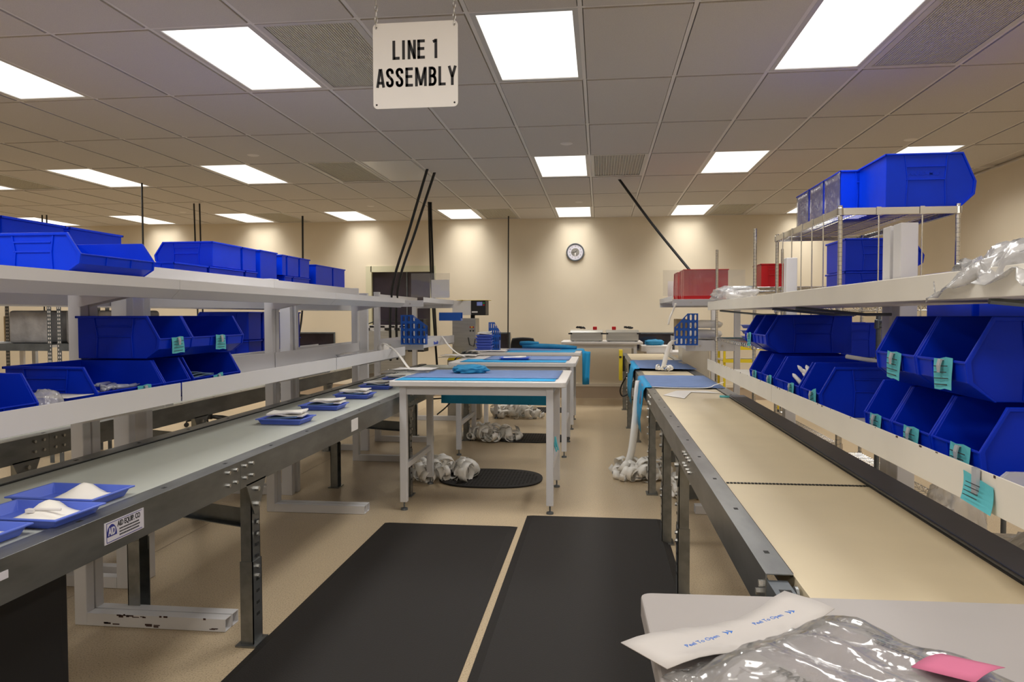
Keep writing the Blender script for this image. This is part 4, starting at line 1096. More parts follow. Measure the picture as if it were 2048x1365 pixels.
towel_stack(-.87, 7.66, ZT+.014, .1, 'white folded towel on the tray on the second table', 'towel', .12, .07, 2, .010, seed=31)
for k in range(6):
    shallow_tray(-1.46+.01*(k % 2), 9.36, ZT+.0125+k*.0345, 0, 'blue tray in the stack at the left end of the third table, %s' % ['bottom', 'second', 'third', 'fourth', 'fifth', 'topmost'][k], lx=.20, ly=.17)
towel_stack(-1.45, 9.36, ZT+.226, .1, 'white towel on top of the tray stack on the third table', 'towel', .09, .07, 2, .014, seed=5)
for k in range(3):
    shallow_tray(1.48, 7.0, 1.172+k*.052, .03*k, 'blue tray stacked on the lower shelf of the right wire rack, %s' % ['bottom', 'middle', 'top'][k], lx=.34, ly=.26)
    if k < 2: towel_stack(1.48, 7.0, 1.178+k*.052, 0, 'white towel between the stacked rack trays, %s' % ['lower', 'upper'][k], 'towel', .12, .09, 2, .018, seed=40+k)
towel_stack(1.50, 7.0, 1.285, .1, 'dark grey folded towel on the stacked rack trays', 'bluetowel', .15, .1, 2, .012, seed=44)

# ================================================================= BAGS, TAPE AND CORDS
def ribbon_pile(cx, cy, rx, ry, h, n, label, seed, z0=0.0, wd=.065, rmax=.085):
    rr = random.Random(seed); m = MB()
    for k in range(n):
        a = rr.uniform(0, 2*PI); q = math.sqrt(rr.random()); px, py = cx+rx*q*math.cos(a), cy+ry*q*math.sin(a)
        r_ = rr.uniform(rmax*.4, rmax); hz = h*(1-q*q)*rr.uniform(.1, 1.0)
        M4 = Matrix.Translation((px, py, z0+r_*.95+hz)) @ Matrix.Rotation(rr.uniform(0, 2*PI), 4, 'Z') @ Matrix.Rotation(rr.uniform(-.5, .5), 4, 'X')
        tot = rr.uniform(1.1, 2.2)*PI; N_ = 12; g = []; st = rr.uniform(0, 2*PI); w2 = wd*rr.uniform(.7, 1.1)/2
        for i in range(N_+1):
            b = st+tot*i/N_; R2 = r_*(1+.12*math.sin(b*2+k)+.12*i/N_)
            g.append([(R2*math.cos(b), -w2+.3*w2*math.sin(b), R2*math.sin(b)*.9), (R2*math.cos(b), w2+.3*w2*math.sin(b), R2*math.sin(b)*.9)])
        g = [[tuple(M4 @ Vector(p)) for p in row] for row in g]
        g = [[(p[0], p[1], max(z0+.003, p[2])) for p in row] for row in g]
        m.sheet(g, .0008)
    return tag(m.build('tape_pile', 'tape', smooth=True), label, 'tape')
ribbon_pile(-1.36, 6.25, .30, .22, .07, 55, 'curled white backing tape heaped on the floor behind the nearest table', 1)
ribbon_pile(-1.22, 8.25, .33, .24, .08, 50, 'curled white backing tape heaped on the floor behind the second table', 2)
ribbon_pile(-1.12, 10.15, .36, .2, .07, 45, 'curled white backing tape heaped on the floor behind the third table', 3)
ribbon_pile(.34, 6.45, .22, .22, .05, 45, 'curled white backing tape heaped on the floor by the right conveyor legs', 4)
ribbon_pile(.72, 5.85, .2, .2, .05, 26, 'curled white backing tape on the floor under the right conveyor', 5)
ribbon_pile(.66, 7.75, .10, .12, .012, 10, 'small coil of tape lying on the far right blue sheet', 6, .828, .028, .032)
def ribbon(pts, wdir, wd, label, name='tape_strip', m='tape', th=.0012):
    g = [[tuple(Vector(p)-Vector(wdir)*wd/2), tuple(Vector(p)+Vector(wdir)*wd/2)] for p in smooth_pts(pts)]
    return tag(MB().sheet(g, th).build(name, m, smooth=True), label, 'tape')
def smooth_pts(P, n=6):
    P = [Vector(p) for p in P]; out = []
    for i in range(len(P)-1):
        p0, p1, p2, p3 = P[max(i-1, 0)], P[i], P[i+1], P[min(i+2, len(P)-1)]
        for k in range(n):
            t = k/n; out.append(.5*((2*p1)+(-p0+p2)*t+(2*p0-5*p1+4*p2-p3)*t*t+(-p0+3*p1-3*p2+p3)*t**3))
    out.append(P[-1]); return out
ribbon([(.36, 6.9, .80), (.345, 6.85, .70), (.32, 6.75, .45), (.28, 6.6, .2), (.22, 6.5, .06)], (.9, .45, 0), .075, 'long white tape strip hanging from the right conveyor to the floor')
ribbon([(.78, 7.86, 1.52), (.75, 7.84, 1.44), (.72, 7.8, 1.38), (.70, 7.78, 1.30)], (.6, .6, 0), .035, 'short white tape strip hanging off the right workstation shelf')
ribbon([(.76, 7.8, 1.14), (.72, 7.8, 1.10), (.68, 7.78, .98), (.65, 7.76, .86)], (.9, .2, 0), .055, 'white tape strip falling to the far right belt')
ribbon([(-2.0, 6.72, 1.145), (-1.92, 6.60, 1.13), (-1.82, 6.45, 1.10), (-1.70, 6.25, 1.04), (-1.60, 6.1, .97), (-1.52, 6.0, .942)], (.4, .8, 0), .035, 'white tape running from its roll down to the nearest table')
ribbon([(-1.94, 9.0, 1.15), (-1.86, 8.8, 1.12), (-1.75, 8.5, 1.06), (-1.60, 8.2, .99), (-1.45, 8.0, .945)], (.4, .8, 0), .035, 'white tape running down to the second table')
ribbon([(.42, 6.12, .818), (.6, 6.08, .816), (.85, 6.1, .816), (.93, 6.2, .83), (1.02, 6.3, .845)], (0, 1, 0), .03, 'white tape crossing the near edge of the blue sheet on the right belt')
tr = tag(MB().lathe([(.022, -.03), (.055, -.03), (.055, .03), (.022, .03)], 24, Matrix.Translation((-2.0, 6.74, 1.085)) @ Matrix.Rotation(PI/2, 4, 'Y') @ Matrix.Rotation(.4, 4, 'X')).build('tape_roll', 'tape', smooth=True), 'roll of white tape on the left lower tray', 'tape')
# drapes on the right conveyors
def conv_sheet(xl, xr, y0, y1, zb, zdrop, label, seed, tp=.1):
    path = [(xr, zb+.010), (xr-.2, zb+.012), (.6, zb+.012), (.48, zb+.012), (.40, zb+.014), (.368, zb+.004), (.360, zb-.06), (.350, zb-.16), (.352, zdrop)]
    return drape('wrap_sheet', 'wrapb', path, y0, y1, label, amp=.007, taper=tp, seed=seed, th=.0025)
s1 = conv_sheet(.36, 1.0, 6.12, 7.35, .80, .64, 'dusty blue sheet draped across the right belt, nearer one', 2)
s2 = conv_sheet(.36, 1.02, 8.0, 9.6, .815, .66, 'dusty blue sheet draped across the right belt, farther one', 5, .15)
for s_, (ya, yb, zz) in ((s1, (6.12, 7.2, .802)), (s2, (8.0, 9.3, .817))):
    d = drape('under_sheet', 'wrapc', [(.42, zz+.0155), (.37, zz+.012), (.357, zz-.02), (.346, zz-.15), (.338, zz-.26), (.342, zz-.38)], ya-.05, yb, None, amp=.012, seed=3, taper=.16); d.parent = s_
    del_ = [k for k in ('label', 'category') if k in d.keys()]
    for k in del_: del d[k]
tag(MB().sheet([[(.47, 5.62, .803), (.60, 5.40, .8035)], [(.60, 5.95, .804), (.70, 5.85, .8035)], [(.83, 5.98, .803), (.92, 5.78, .803)]], .001).build('paper_sheet', 'paper'), 'white paper sheet lying on the right belt before the blue sheet', 'paper')
tag(MB().tube([(.865, 5.52, .809), (.93, 5.5, .809)], .008, 8).build('eraser', 'card', bevel=0), 'small cyan block on the right belt', 'block')
# clear bag on the far end of the right top shelf and the near right shelf
def crumple_sheet(nx, ny, fn, th, name, m, label, cat, seed=0, amp=.02):
    g = []
    for i in range(nx+1):
        row = []
        for j in range(ny+1):
            u, v = i/nx, j/ny; p = Vector(fn(u, v)); q = Vector((u*6+seed, v*6, seed))
            p += amp*Vector((noise.noise(q), noise.noise(q+Vector((9, 0, 0))), noise.noise(q+Vector((0, 9, 0)))+.5*abs(noise.noise(q*2.3))))
            row.append(tuple(p))
        g.append(row)
    return tag(MB().sheet(g, th).build(name, m, smooth=True), label, cat)
crumple_sheet(22, 14, lambda u, v: (.93-.155*v, 1.42+.52*u-.05*v*u, 1.522+.045*math.sin(PI*u)*(1-v*.5)-.075*v**3-.02*u*u), .0012, 'plastic_bag', 'bag', 'crumpled clear bag hanging over the near right white shelf', 'bag', 3, .036)
crumple_sheet(18, 10, lambda u, v: (.95-.10*v, 1.46+.33*u, 1.512+.02*(1-u)-.01*v), .0012, 'plastic_bag', 'paper', 'white folded film under the crumpled clear bag at right', 'bag', 6, .03)
bundle('plastic_bag', 'bag', (.93, 5.35, 1.50), .14, .26, .055, 0, 'clear bag of white rolls at the far end of the right top shelf', 'bag', seed=12)
tag(MB().tube([(.93, 5.15, 1.52), (.93, 5.55, 1.525)], .022, 10).build('towel_roll', 'paper', smooth=True), 'white roll inside the clear bag, right top shelf', 'roll')
bundle('folded_gown', 'wrapt', (1.45, 7.5, 1.622), .22, .3, .03, .2, 'flat turquoise folded wrap on the wire rack behind the red bin', 'cloth', seed=3, sub=3)
crumple_sheet(16, 12, lambda u, v: (1.06+.36*v-.05*u*v, 1.95+.85*u, .60+.20*math.sin(PI*min(1, v*1.1))*(.6+.4*math.sin(u*6))), .0012, 'plastic_bag', 'bag', 'big clear bag seen between the belt and the right shelf', 'bag', 9, .05)
bundle('plastic_bag', 'bag', (1.36, 3.02, .305), .10, .10, .28, 0, 'clear bag hanging beside the grey column under the right shelf', 'bag', seed=15)
# bags on left lower tray far end
bundle('plastic_bag', 'bag', (-2.07, 6.35, 1.0245), .15, .40, .035, 0, 'flat clear bags on the left lower tray beside the tape roll', 'bag', seed=22)
bundle('plastic_bag', 'bag', (-2.05, 5.60, 1.0245), .14, .30, .018, 0, 'thin clear bags lying mid left lower tray', 'bag', seed=23)
flat_sheet('pouch', 'paper', -2.12, -1.90, 4.85, 5.05, 1.025, .008, nx=6, ny=6, label='small white pouch on the left lower tray', cat='pouch', seed=3)
for k, (x0, x1, y0, y1) in enumerate([(-1.92, -1.50, 6.42, 6.7), (-1.98, -1.52, 6.9, 7.3), (-1.95, -1.55, 8.3, 8.9)]):
    pass
for k, (x0, x1, y0, y1) in enumerate([(-1.74, -1.34, 5.72, 6.02), (-1.70, -1.36, 5.95, 6.22), (-1.72, -1.36, 7.75, 8.1), (-1.75, -1.35, 8.05, 8.36)]):
    flat_sheet('pouch', 'paper' if k % 2 else 'wrapfilm', x0, x1, y0, y1, ZT+.006+.006*(k % 2), .014, nx=10, ny=6, label='pouch lying over the left edge of the work tables, %s' % ['first', 'second', 'third', 'fourth'][k], cat='pouch', seed=k*3)
flat_sheet('pouch', 'paper', -1.62, -1.15, 9.05, 9.3, ZT+.016, .012, nx=10, ny=6, label='white pouches on the front left of the third table', cat='pouch', seed=77)

# ---- big pouch on the near table
O_ = Vector((.034, 1.072, 0)); U_ = Vector((.781, .625, 0)); V_ = Vector((.625, -.781, 0))
def pp(u, v, z): return tuple(O_+U_*u+V_*v+Vector((0, 0, z)))
ph = thing('sterile_pouch', 'large clear pouch with white header in the right foreground', 'pouch', tuple(O_+Vector((0, 0, .905)))); off = Vector(ph.location)
g = [[pp(u*.362/12, -.004+v*.095/4, .916+.010*math.sin(u*.5+1)+.004*nz(u*.8, v, 2)+(.012*(u > 10)*(u-10)*.3)) for v in range(5)] for u in range(13)]
pch(ph, MB().sheet(g, .0012), 'paper_header', 'header', smooth=True)
for u0 in (.085, .225):
    mt_ = text_mb('Peel To Open', .0080, 1.0, .0, .0002)
    R4 = Matrix.Translation(Vector(pp(u0, .073, .9305+.006))) @ Matrix.Rotation(math.atan2(.625, .781), 4, 'Z')
    xform(mt_, R4)
    a = MB()
    for q in range(2): a.prism([(.046+q*.008, -.005), (.054+q*.008, 0), (.046+q*.008, .006), (.049+q*.008, 0)], 'z', -.0003, .0003, R4)
    mt_.add(a.v, a.f)
    o = pch(ph, mt_, 'peel_lettering', 'inkb')
# kit content block
def packz(u, v):
    du = min(u-.02, .335-u)/.05; dv = min(v-.10, .62-v)/.06
    return .908+.046*max(0, min(1, du))**.6*max(0, min(1, dv))**.6
g = [[pp(.03+.295*i/14, .14+.42*j/16, packz(.03+.295*i/14, .14+.42*j/16)-.004) for j in range(17)] for i in range(15)]
pch(ph, MB().sheet(g, .0015), 'kit_wrap', mat('kit_grey', (.40, .38, .39), .75, var=.05), smooth=True)
g = [[pp(-.004+.37*i/40, .085+.56*j/52, max(.9075, packz(-.004+.37*i/40, .085+.56*j/52)+.004+.010*nz(i*.22, j*.16, 5)+.006*abs(nz(i*.5, j*.28, 8)))) for j in range(53)] for i in range(41)]
pch(ph, MB().sheet(g, .0008), 'clear_film', 'wrapfilm', smooth=True)
g = [[pp(.055+.245*i/6, .165+.30*j/8, packz(.055+.245*i/6, .165+.30*j/8)-.0025) for j in range(9)] for i in range(7)]
lab = pch(ph, MB().sheet(g, .0006), 'label_sheet', mat('label_paper', (.42, .38, .40), .7), smooth=True)
RT = lambda u, v, ang=0: Matrix.Translation(Vector(pp(u, v, .9535))) @ Matrix.Rotation(math.atan2(-.781, .625)+ang, 4, 'Z')
tx = MB()
rl = random.Random(3)
for u, v, n_, h_ in ((.275, .20, 5, .003), (.262, .22, 16, .002), (.257, .22, 18, .002), (.252, .22, 15, .002), (.285, .27, 6, .003)):
    x_ = 0
    for k in range(n_): l_ = rl.uniform(.003, .008); tx.box(x_, x_+l_, -h_/2, h_/2, -.0002, .0002, RT(u, v)); x_ += l_+.002
q = text_mb('TRAY', .013, 1.0, .0005, .0002); xform(q, RT(.075, .23)); tx.add(q.v, q.f)
tag(pch(ph, tx, 'printed_text', 'ink'), kind='stuff')
g = [[pp(.205+.07*i/4, .305+.075*j/4, .962+.004*math.sin(i*.8)+.003*j) for j in range(5)] for i in range(5)]
tag(MB().sheet(g, .0005).build('sticky_note', 'pink', smooth=True), 'pink sticky note on the clear pouch in the foreground', 'note')

# ---- cords from the ceiling
def cord(pts, r, label, m='cord', name='power_cord', sm=True): return tag(MB().tube(smooth_pts(pts) if sm else pts, r, 6).build(name, m), label, 'cord')
GCD = 'black power drops from the ceiling'
cd = [([(-5.57, 8.59, ZC), (-5.57, 8.59, .82)], 'black cord dropping from the ceiling at left behind the blue bins, nearest'), ([(-5.84, 10.24, ZC), (-5.80, 10.24, .9)], 'left cord of the twin black cords at left'), ([(-5.76, 10.25, ZC), (-5.73, 10.25, .9)], 'right cord of the twin black cords at left'),
      ([(-4.82, 11.74, ZC), (-4.82, 11.7, 1.6), (-4.86, 11.6, 1.02)], 'single black cord by the low window at left'), ([(-1.906, 8.18, ZC), (-2.14, 8.3, 2.4), (-2.40, 8.45, 1.68), (-2.55, 8.9, .85)], 'left one of the slanting pair of black cords'),
      ([(-1.87, 8.39, ZC), (-2.12, 8.5, 2.4), (-2.40, 8.7, 1.70), (-2.52, 9.1, .85)], 'right one of the slanting pair of black cords'), ([(-2.44, 10.54, ZC), (-2.40, 10.5, 1.9), (-2.30, 10.4, .68)], 'black cord falling straight left of the sealing machine'),
      ([(-2.415, 10.56, ZC), (-2.38, 10.55, 1.9), (-2.33, 10.5, 1.0)], 'second black cord beside the straight one, left of the sealing machine'), ([(-1.496, 12.25, ZC), (-1.51, 12.25, .82)], 'thin black cord dropping beside the low window left of the clock'),
      ([(.227, 9.10, ZC), (.62, 8.9, 2.45), (1.01, 8.6, 1.90)], 'black cord slanting down to the red bins'), ([(-8.91, 11.08, ZC), (-8.91, 11.08, 1.2)], 'left cord of the far left twin cords above the bins'), ([(-8.84, 11.09, ZC), (-8.84, 11.09, 1.2)], 'right cord of the far left twin cords above the bins')]
for p, lb in cd: cord(p, .016 if len(p) > 2 else .011, lb)
cord([(.36, 9.9, .60), (.30, 9.9, .50), (.27, 9.9, .40), (.30, 9.9, .33), (.38, 9.9, .36)], .010, 'black cable looping below the yellow guard')
cord([(-1.55, 8.9, .75), (-1.62, 8.85, .5), (-1.75, 8.8, .42), (-2.0, 8.7, .40)], .009, 'black cable looping under the left end of the tables')
cord([(-1.62, 8.9, .95), (-1.75, 8.9, .85), (-1.72, 8.9, .6), (-1.80, 8.9, .35), (-1.95, 8.8, .2)], .009, 'black cable hanging behind the second table')

# ================================================================= BACK WALL THINGS
ck = thing('wall_clock', 'round wall clock with grey rim above the sealers', 'clock', (-.410, YB-.001, 2.455))
q = Matrix.Rotation(PI/2, 4, 'X')
MB().lathe([(.001, 0), (.150, 0), (.152, .02), (.146, .034), (.134, .034), (.130, .022), (.001, .022)], 40, q).build('rim', 'galvd', ck, smooth=False)
f = MB().lathe([(.001, .0235), (.128, .0235), (.128, .0232), (.001, .0232)], 40, q).build('face', 'label', ck)
MB().lathe([(.001, .0245), (.07, .0245), (.07, .024), (.001, .024)], 30, q).build('inner_disc', 'steel', f)
nm = MB()
for k in range(1, 13):
    a = PI/2-2*PI*k/12; tq = text_mb(str(k), .020, .9, .0004); xform(tq, Matrix.Translation((.098*math.cos(a), -.0245, .098*math.sin(a))) @ FRONT); nm.add(tq.v, tq.f)
nm.build('numerals', 'ink', f)
for (a, L, w_) in ((R(90-1.5*30), .055, .005), (R(180), .085, .0035)):
    MB().prism([(-w_*math.sin(a), w_*math.cos(a)), (w_*math.sin(a), -w_*math.cos(a)), (L*math.cos(a), L*math.sin(a))], 'y', -.028, -.026).build('hand', 'ink', ck)
MB().prism([(-.012, -.01), (.012, -.01), (.004, -.062), (-.004, -.062)], 'y', -.027, -.0255).build('hand', 'paper', ck)
tb = work_table('white table against the back wall carrying two sealers', -.60, .66, 11.55, 12.5, .985, (11.62, 12.4), 'lam')
def sealer(x0, x1, y0, z, label, flip):
    t = thing('tabletop_sealer', label, 'sealer', ((x0+x1)/2, y0+.18, z)); w = (x1-x0)/2
    MB().prism([(-.18, .012), (.18, .012), (.18, .145), (-.165, .145), (-.18, .12)], 'x', -w, w).build('body', 'steel', t, bevel=.004)
    MB().prism([(-.19, .118), (.18, .132), (.18, .178), (-.12, .178), (-.19, .148)], 'x', -w-.005, w+.005).build('lid', 'steel', t, bevel=.004)
    for sx_ in (-1, 1):
        MB().box(sx_*w*.85-.02, sx_*w*.85+.02, -.17, -.13, .0005, .0125).build('foot', 'black', t)
        MB().box(sx_*(w+.002)-.03, sx_*(w+.002)+.03, -.205, -.19, .115, .135).build('latch', 'black', t)
    pts = []
    for k in range(40):
        a = k*.55; pts.append((flip*.07+.045*math.cos(a)+.0015*k*flip, .02*math.sin(a*.9), .187+.014*abs(math.sin(a*.5))+.010*(k % 3)))
    MB().tube([(p[0], p[1], p[2]+.012) for p in pts], .010, 5).build('cable', 'cord', t)
    pl_ = MB().box(-flip*.13-.032, -flip*.13+.032, -.04, .01, .1805, .232).build('plug', 'red', t, bevel=.006)
    flat = MB().lathe([(.001, .179), (.075, .179), (.07, .182), (.001, .183)], 14, Matrix.Translation((-flip*.02, -.05, 0))).build('cable_tie_bag', 'bag', t)
    return t
sealer(-.455, .045, 11.70, .9855, 'steel tabletop sealer, left of the pair, cable coiled on top', -1)
sealer(.105, .60, 11.70, .9855, 'steel tabletop sealer, right of the pair, red plug on top', 1)
# floor standing sealing machine
sm = thing('sealing_machine', 'floor standing steel sealing machine with a small display', 'machine', (-1.83, 10.1, 0))
MB().box(-.16, .16, -.13, .18, .02, 1.36).build('cabinet', 'steelp', sm, bevel=.006)
MB().box(-.16, .16, -.132, -.13, .9, 1.36).box(.04, .16, -.134, -.132, .92, 1.35).build('door', 'steel', sm)
MB().cyl((.10, 0, 1.36), (.10, 0, 1.42), .03, 12).build('neck', 'black', sm)
hd_ = MB().box(-.16, .10, -.13, .15, 1.405, 1.60).build('display_head', 'paper', sm, bevel=.004)
fp = MB().box(.10, .30, -.14, .14, 1.40, 1.60).build('control_panel', 'black', sm, bevel=.004)
MB().box(.18, .255, -.1425, -.1415, 1.53, 1.58).build('screen', 'screen', fp)
MB().box(.265, .285, -.144, -.1415, 1.555, 1.575).build('green_button', 'green', fp); MB().box(.265, .285, -.144, -.1415, 1.53, 1.548).build('red_button', 'red', fp)
MB().box(.11, .19, -.1425, -.1415, 1.435, 1.455).build('name_strip', 'paper', fp)
MB().box(-.05, .0, -.20, -.13, 1.602, 1.606).box(-.10, .34, -.12, .12, 1.601, 1.606).build('folder', 'yellow', sm)
for k, (dx, dz, mm) in enumerate(((.09, 1.24, 'red'), (.11, 1.24, 'yellow'), (.13, 1.24, 'red'), (.09, 1.19, 'black'), (.13, 1.19, 'black'))):
    MB().cyl((dx, -.134, dz), (dx, -.146, dz), .011, 10).build('knob', mm, sm)
bs = MB().box(.0, .40, -.42, -.13, .86, .90).build('sealing_bed', 'galvd', sm)
for k in range(5): MB().cyl((.02+.07*k, -.42, .915), (.02+.07*k, -.14, .915), .012, 8).build('bed_roller', 'steel', bs)
MB().tube([(.06, -.15, 1.10), (.08, -.16, 1.0), (.14, -.17, .98), (.16, -.16, 1.08)], .006, 6).build('hose', 'cord', sm)
MB().prism([(-.20, .80), (-.02, .80), (.0, .84), (-.0, .88), (-.14, .88)], 'y', -.30, -.14).build('guard', 'yellow', sm)
MB().box(-.2, .25, -.28, -.14, .02, .8).build('base_cabinet', 'steelp', sm)
tag(MB().box(-2.12, -1.80, 8.9, 9.06, 1.555, 1.64).build('x', 'holder'), None) if False else None
bxh = thing('blue_holder_box', 'open blue box holder sticking off the left workstation by the machine', 'box', (-1.95, 9.0, 1.335))
MB().box(0, .27, -.06, .06, .0, .004).box(0, .27, -.06, -.057, .004, .10).box(0, .27, .057, .06, .004, .10).box(0, .003, -.057, .057, .004, .10).build('body', 'holder', bxh)
MB().box(.267, .27, -.057, .057, .004, .03).build('front_edge', 'holder', bxh)
# yellow guard at end of far conveyor
yg = thing('end_guard', 'yellow guard plate at the end of the far right conveyor', 'guard', (.255, 9.9, .54))
MB().box(0, .045, -.04, .20, .0, .40).build('plate', 'yellow', yg, bevel=.003)
MB().box(.046, .075, -.02, .12, .12, .32).build('motor_box', 'black', yg); MB().box(.0, .03, -.05, -.04, .30, .32).build('latch', 'black', yg)
# turquoise cloth by the low window
bundle('folded_gown', 'wrapt', (.86, 11.95, .925), .15, .1, .05, .3, 'light blue cloth in a box in front of the low right window', 'cloth', seed=31, sub=3)
tag(MB().box(.64, 1.12, 11.75, 12.2, .828, .92).build('carton', 'paper', bevel=.004), 'flat white carton under the light blue cloth', 'box')
sd = thing('side_bench', 'low cream bench under the right low window', 'table', (1.05, 12.0, 0))
MB().box(-.33, .5, -.32, .45, .78, .8265).build('tabletop', 'lam', sd, bevel=.003)
for a_ in (-.30, .45):
    for b_ in (-.29, .40): MB().box(a_-.02, a_+.02, b_-.02, b_+.02, 0, .78).build('leg', 'white', sd)
# bags of white sheets on the right workstation
for k in range(3):
    bundle('wrapped_pack', 'bag' if k == 2 else 'paper', (1.16, 8.45, 1.046+.105*k), .17, .22, .050, .05*k, 'white wrapped pack stacked on the right workstation tray, %s' % ['bottom', 'middle', 'top in clear film'][k], 'pack', seed=50+k, sub=3, jag=.1)
storage_bin(.22, .13, .055, (1.28, 8.10, 1.043), PI, 'small blue tray beside the packs on the right workstation', 'tray')
tag(MB().box(.92, 1.06, 9.2, 9.5, 1.045, 1.35).build('carton', 'kraft', bevel=.003), 'brown carton behind the right file holder', 'box')
bundle('wrapped_pack', 'bag', (1.62, 6.75, 1.172), .20, .20, .05, 0, 'clear bagged pack on the lower rack shelf beside the trays', 'pack', seed=61, sub=3)

ccb = thing('cream_cabinet', 'cream cabinet with grey top beyond the right file holder', 'cabinet', (1.24, 10.05, 0))
MB().box(-.18, .18, -.2, .25, .04, 1.0).build('body', 'cream', ccb, bevel=.01); MB().box(-.19, .19, -.21, .26, 1.0, 1.03).build('top', 'tan', ccb, bevel=.004); MB().box(-.17, .17, -.19, .24, .0, .04).build('plinth', 'black', ccb)
crt = thing('utility_cart', 'yellow edged utility cart behind the right wire rack', 'cart', (2.05, 10.4, 0))
for z_ in (.62, .80, .97):
    MB().box(-.42, .42, -.25, .25, z_-.02, z_).build('shelf', 'cream', crt); MB().box(-.425, .425, -.262, -.25, z_-.035, z_+.012).build('shelf_edge', 'yellow', crt)
for a_ in (-.40, .40):
    for b_ in (-.235, .235): MB().box(a_-.015, a_+.015, b_-.012, b_+.012, .09, .95).build('post', 'yellow', crt); MB().cyl((a_-.012, b_, .045), (a_+.012, b_, .045), .0445, 14).build('caster', 'black', crt)
tag(MB().box(1.80, 2.05, 10.25, 10.45, .971, 1.03).build('carton', 'black', bevel=.004), 'black flat case on the yellow edged cart', 'case')
# ================================================================= CHAIRS
def task_chair(x, y, rz, label, seat=.46):
    t = thing('task_chair', label, 'chair', (x, y, 0), rz)
    for k in range(5):
        a = 2*PI*k/5; l = MB().tube([(.03*math.cos(a), .03*math.sin(a), .12), (.16*math.cos(a), .16*math.sin(a), .105), (.28*math.cos(a), .28*math.sin(a), .075)], [.022, .018, .014], 8).build('base_leg', 'black', t, smooth=True)
        cx_, cy_ = .285*math.cos(a), .285*math.sin(a)
        MB().cyl((cx_-.022*math.sin(a), cy_+.022*math.cos(a), .0285), (cx_-.008*math.sin(a), cy_+.008*math.cos(a), .0285), .028, 14).cyl((cx_+.008*math.sin(a), cy_-.008*math.cos(a), .0285), (cx_+.022*math.sin(a), cy_-.022*math.cos(a), .0285), .028, 14).cyl((cx_, cy_, .03), (cx_, cy_, .075), .008, 8).build('caster', 'black', l)
    MB().cyl((0, 0, .09), (0, 0, seat-.05), .025, 14).build('gas_lift', 'black', t)
    MB().lathe([(.001, seat-.05), (.20, seat-.045), (.23, seat-.01), (.22, seat+.03), (.12, seat+.045), (.001, seat+.04)], 24).build('seat', 'fabric', t, smooth=True)
    MB().tube([(0, .16, seat-.04), (0, .26, seat-.02), (0, .27, seat+.22)], .015, 8).build('back_support', 'black', t)
    g = []
    for i in range(9):
        u = -1+i/4; row = []
        for j in range(7):
            v = -1+j/3; row.append((.20*u*(1-.18*max(0, v)**2), .27-.05*u*u*-1-.03*v*v-.06*u*u, seat+.30+.15*v*(1-.12*u*u)))
        g.append(row)
    MB().sheet(g, .035).build('backrest', 'fabric', t, smooth=True)
    return t
task_chair(-1.22, 11.75, PI*2.02, 'black task chair behind the third table', seat=.58)
task_chair(-4.9, 8.9, 1.0, 'black task chair behind the second conveyor at left, nearer one', seat=.46)
task_chair(-4.2, 10.0, 2.2, 'black task chair behind the second conveyor at left, farther one', seat=.46)
task_chair(.86, 8.75, 2.0, 'black task chair beside the far right belt', .50) if False else None
# black cabinet below the left belt at picture edge
bc = thing('equipment_cabinet', 'black cabinet under the left conveyor at the picture edge', 'cabinet', (-1.80, 1.75, 0))
MB().box(-.26, .245, -.45, .25, .004, .685).build('body', 'black', bc, bevel=.006)
MB().box(.2455, .2475, -.42, .22, .03, .66).build('door', 'black', bc, bevel=.002); MB().box(.2475, .2485, -.40, -.1, .64, .65).build('yellow_tape', 'yellow', bc)
# ================================================================= FAR LEFT: storage rack with wrapped goods
sr = thing('slotted_angle_rack', 'dark slotted angle rack with wrapped goods at far left', 'shelving', (-5.6, 6.8, 0))
for (x, y) in ((-.62, -.30), (.42, -.30), (.42, .40), (-.62, .40), (.52, -.30), (.52, .40)):
    p = MB().box(x-.022, x+.022, y-.002, y+.002, .002, 2.0).box(x-.022, x-.018, y+.002, y+.04, .002, 2.0).build('post', 'galvd', sr)
    sl = MB(); z = .1
    while z < 1.95: sl.box(x-.012, x-.004, y-.0035, y-.002, z, z+.018); sl.box(x+.006, x+.014, y-.0035, y-.002, z, z+.018); z += .036
    tag(sl.build('slots', 'paper', p), kind='stuff')
for z in (.45, 1.13, 1.56):
    MB().box(-.62, .42, -.30, .40, z-.004, z+.004).box(-.62, .42, -.305, -.30, z-.06, z+.008).build('shelf', 'galvd', sr)
    MB().box(.52, 1.6, -.30, .40, z-.004, z+.004).box(.52, 1.6, -.305, -.30, z-.06, z+.008).build('shelf', 'galvd', sr)
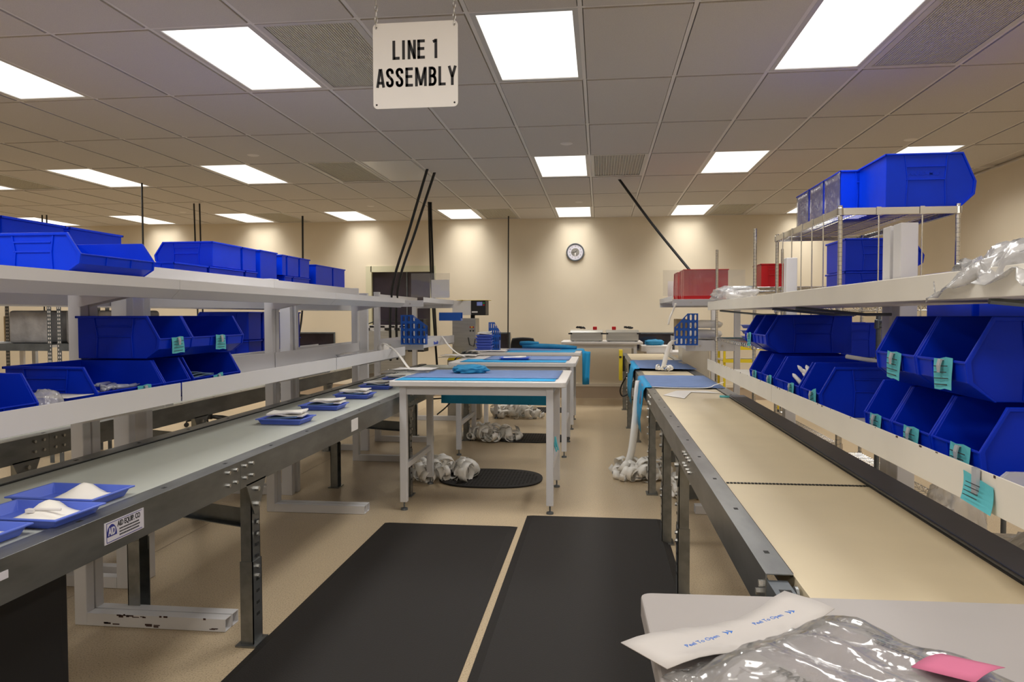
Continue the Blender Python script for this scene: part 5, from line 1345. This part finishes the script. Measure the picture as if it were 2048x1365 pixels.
for k, (x, y, a_, b_, h_, lb) in enumerate([(-5.50, 6.85, .22, .22, .16, 'large grey film wrapped bale on the far left rack'), (-5.02, 6.85, .10, .22, .16, 'second film wrapped bale on the far left rack, beside the posts'), (-4.6, 6.85, .2, .2, .16, 'third film wrapped bale behind the white column')]):
    m = MB().box(-a_, a_, -b_, b_, 0, h_*2); o = m.build('wrapped_bale', mat('bale_film%d' % k, (.30, .29, .29), .3, var=.3, vscale=6, bump=.6, bscale=9, dist=.02), loc=(x, y, 1.135), bevel=.03, seg=3); tag(o, lb, 'bale')
tag(MB().box(-6.35, -5.95, 7.3, 7.7, 1.12, 1.40).build('carton', 'kraft', bevel=.004), 'brown carton at the far left edge beside the wrapped bale', 'box')
sb2 = thing('side_bench', 'bench carrying the carton at far left', 'table', (-6.2, 7.5, 0))
MB().box(-.45, .3, -.3, .4, 1.06, 1.119).build('tabletop', 'lam', sb2)
for a_ in (-.4, .25):
    for b_ in (-.25, .35): MB().box(a_-.02, a_+.02, b_-.02, b_+.02, 0, 1.06).build('leg', 'white', sb2)
# steel drum-like machine with checked edge beyond the left shelves
st_ = thing('steel_machine', 'low steel machine with black and white checked top edge, left of the sealing machine', 'machine', (-2.95, 10.2, 0))
MB().box(-.32, .30, -.25, .25, .60, 1.20).build('body', 'steel', st_, bevel=.01)
MB().box(-.30, .28, -.2, .2, .0, .60).build('base', 'tan', st_)
ck_ = MB()
for k in range(9):
    if k % 2: ck_.box(-.33+.07*k, -.33+.07*(k+1), -.262, -.25, 1.20, 1.23)
    else: ck_.box(-.33+.07*k, -.33+.07*(k+1), -.262, -.25, 1.235, 1.26)
ck_.build('checked_edge', 'black', st_); MB().box(-.33, .30, -.255, .25, 1.2, 1.262).build('top', 'paper', st_)
MB().tube([(-.3, -.1, 1.27), (-.1, -.1, 1.34), (.15, -.1, 1.31), (.3, -.1, 1.27)], .008, 6).build('hose', 'cord', st_)
MB().box(.33, .55, -.2, .1, .9, 1.35).build('control_box', 'black', st_, bevel=.004); MB().cyl((.38, -.2, 1.2), (.38, -.215, 1.2), .02, 12).build('button', 'red', st_)
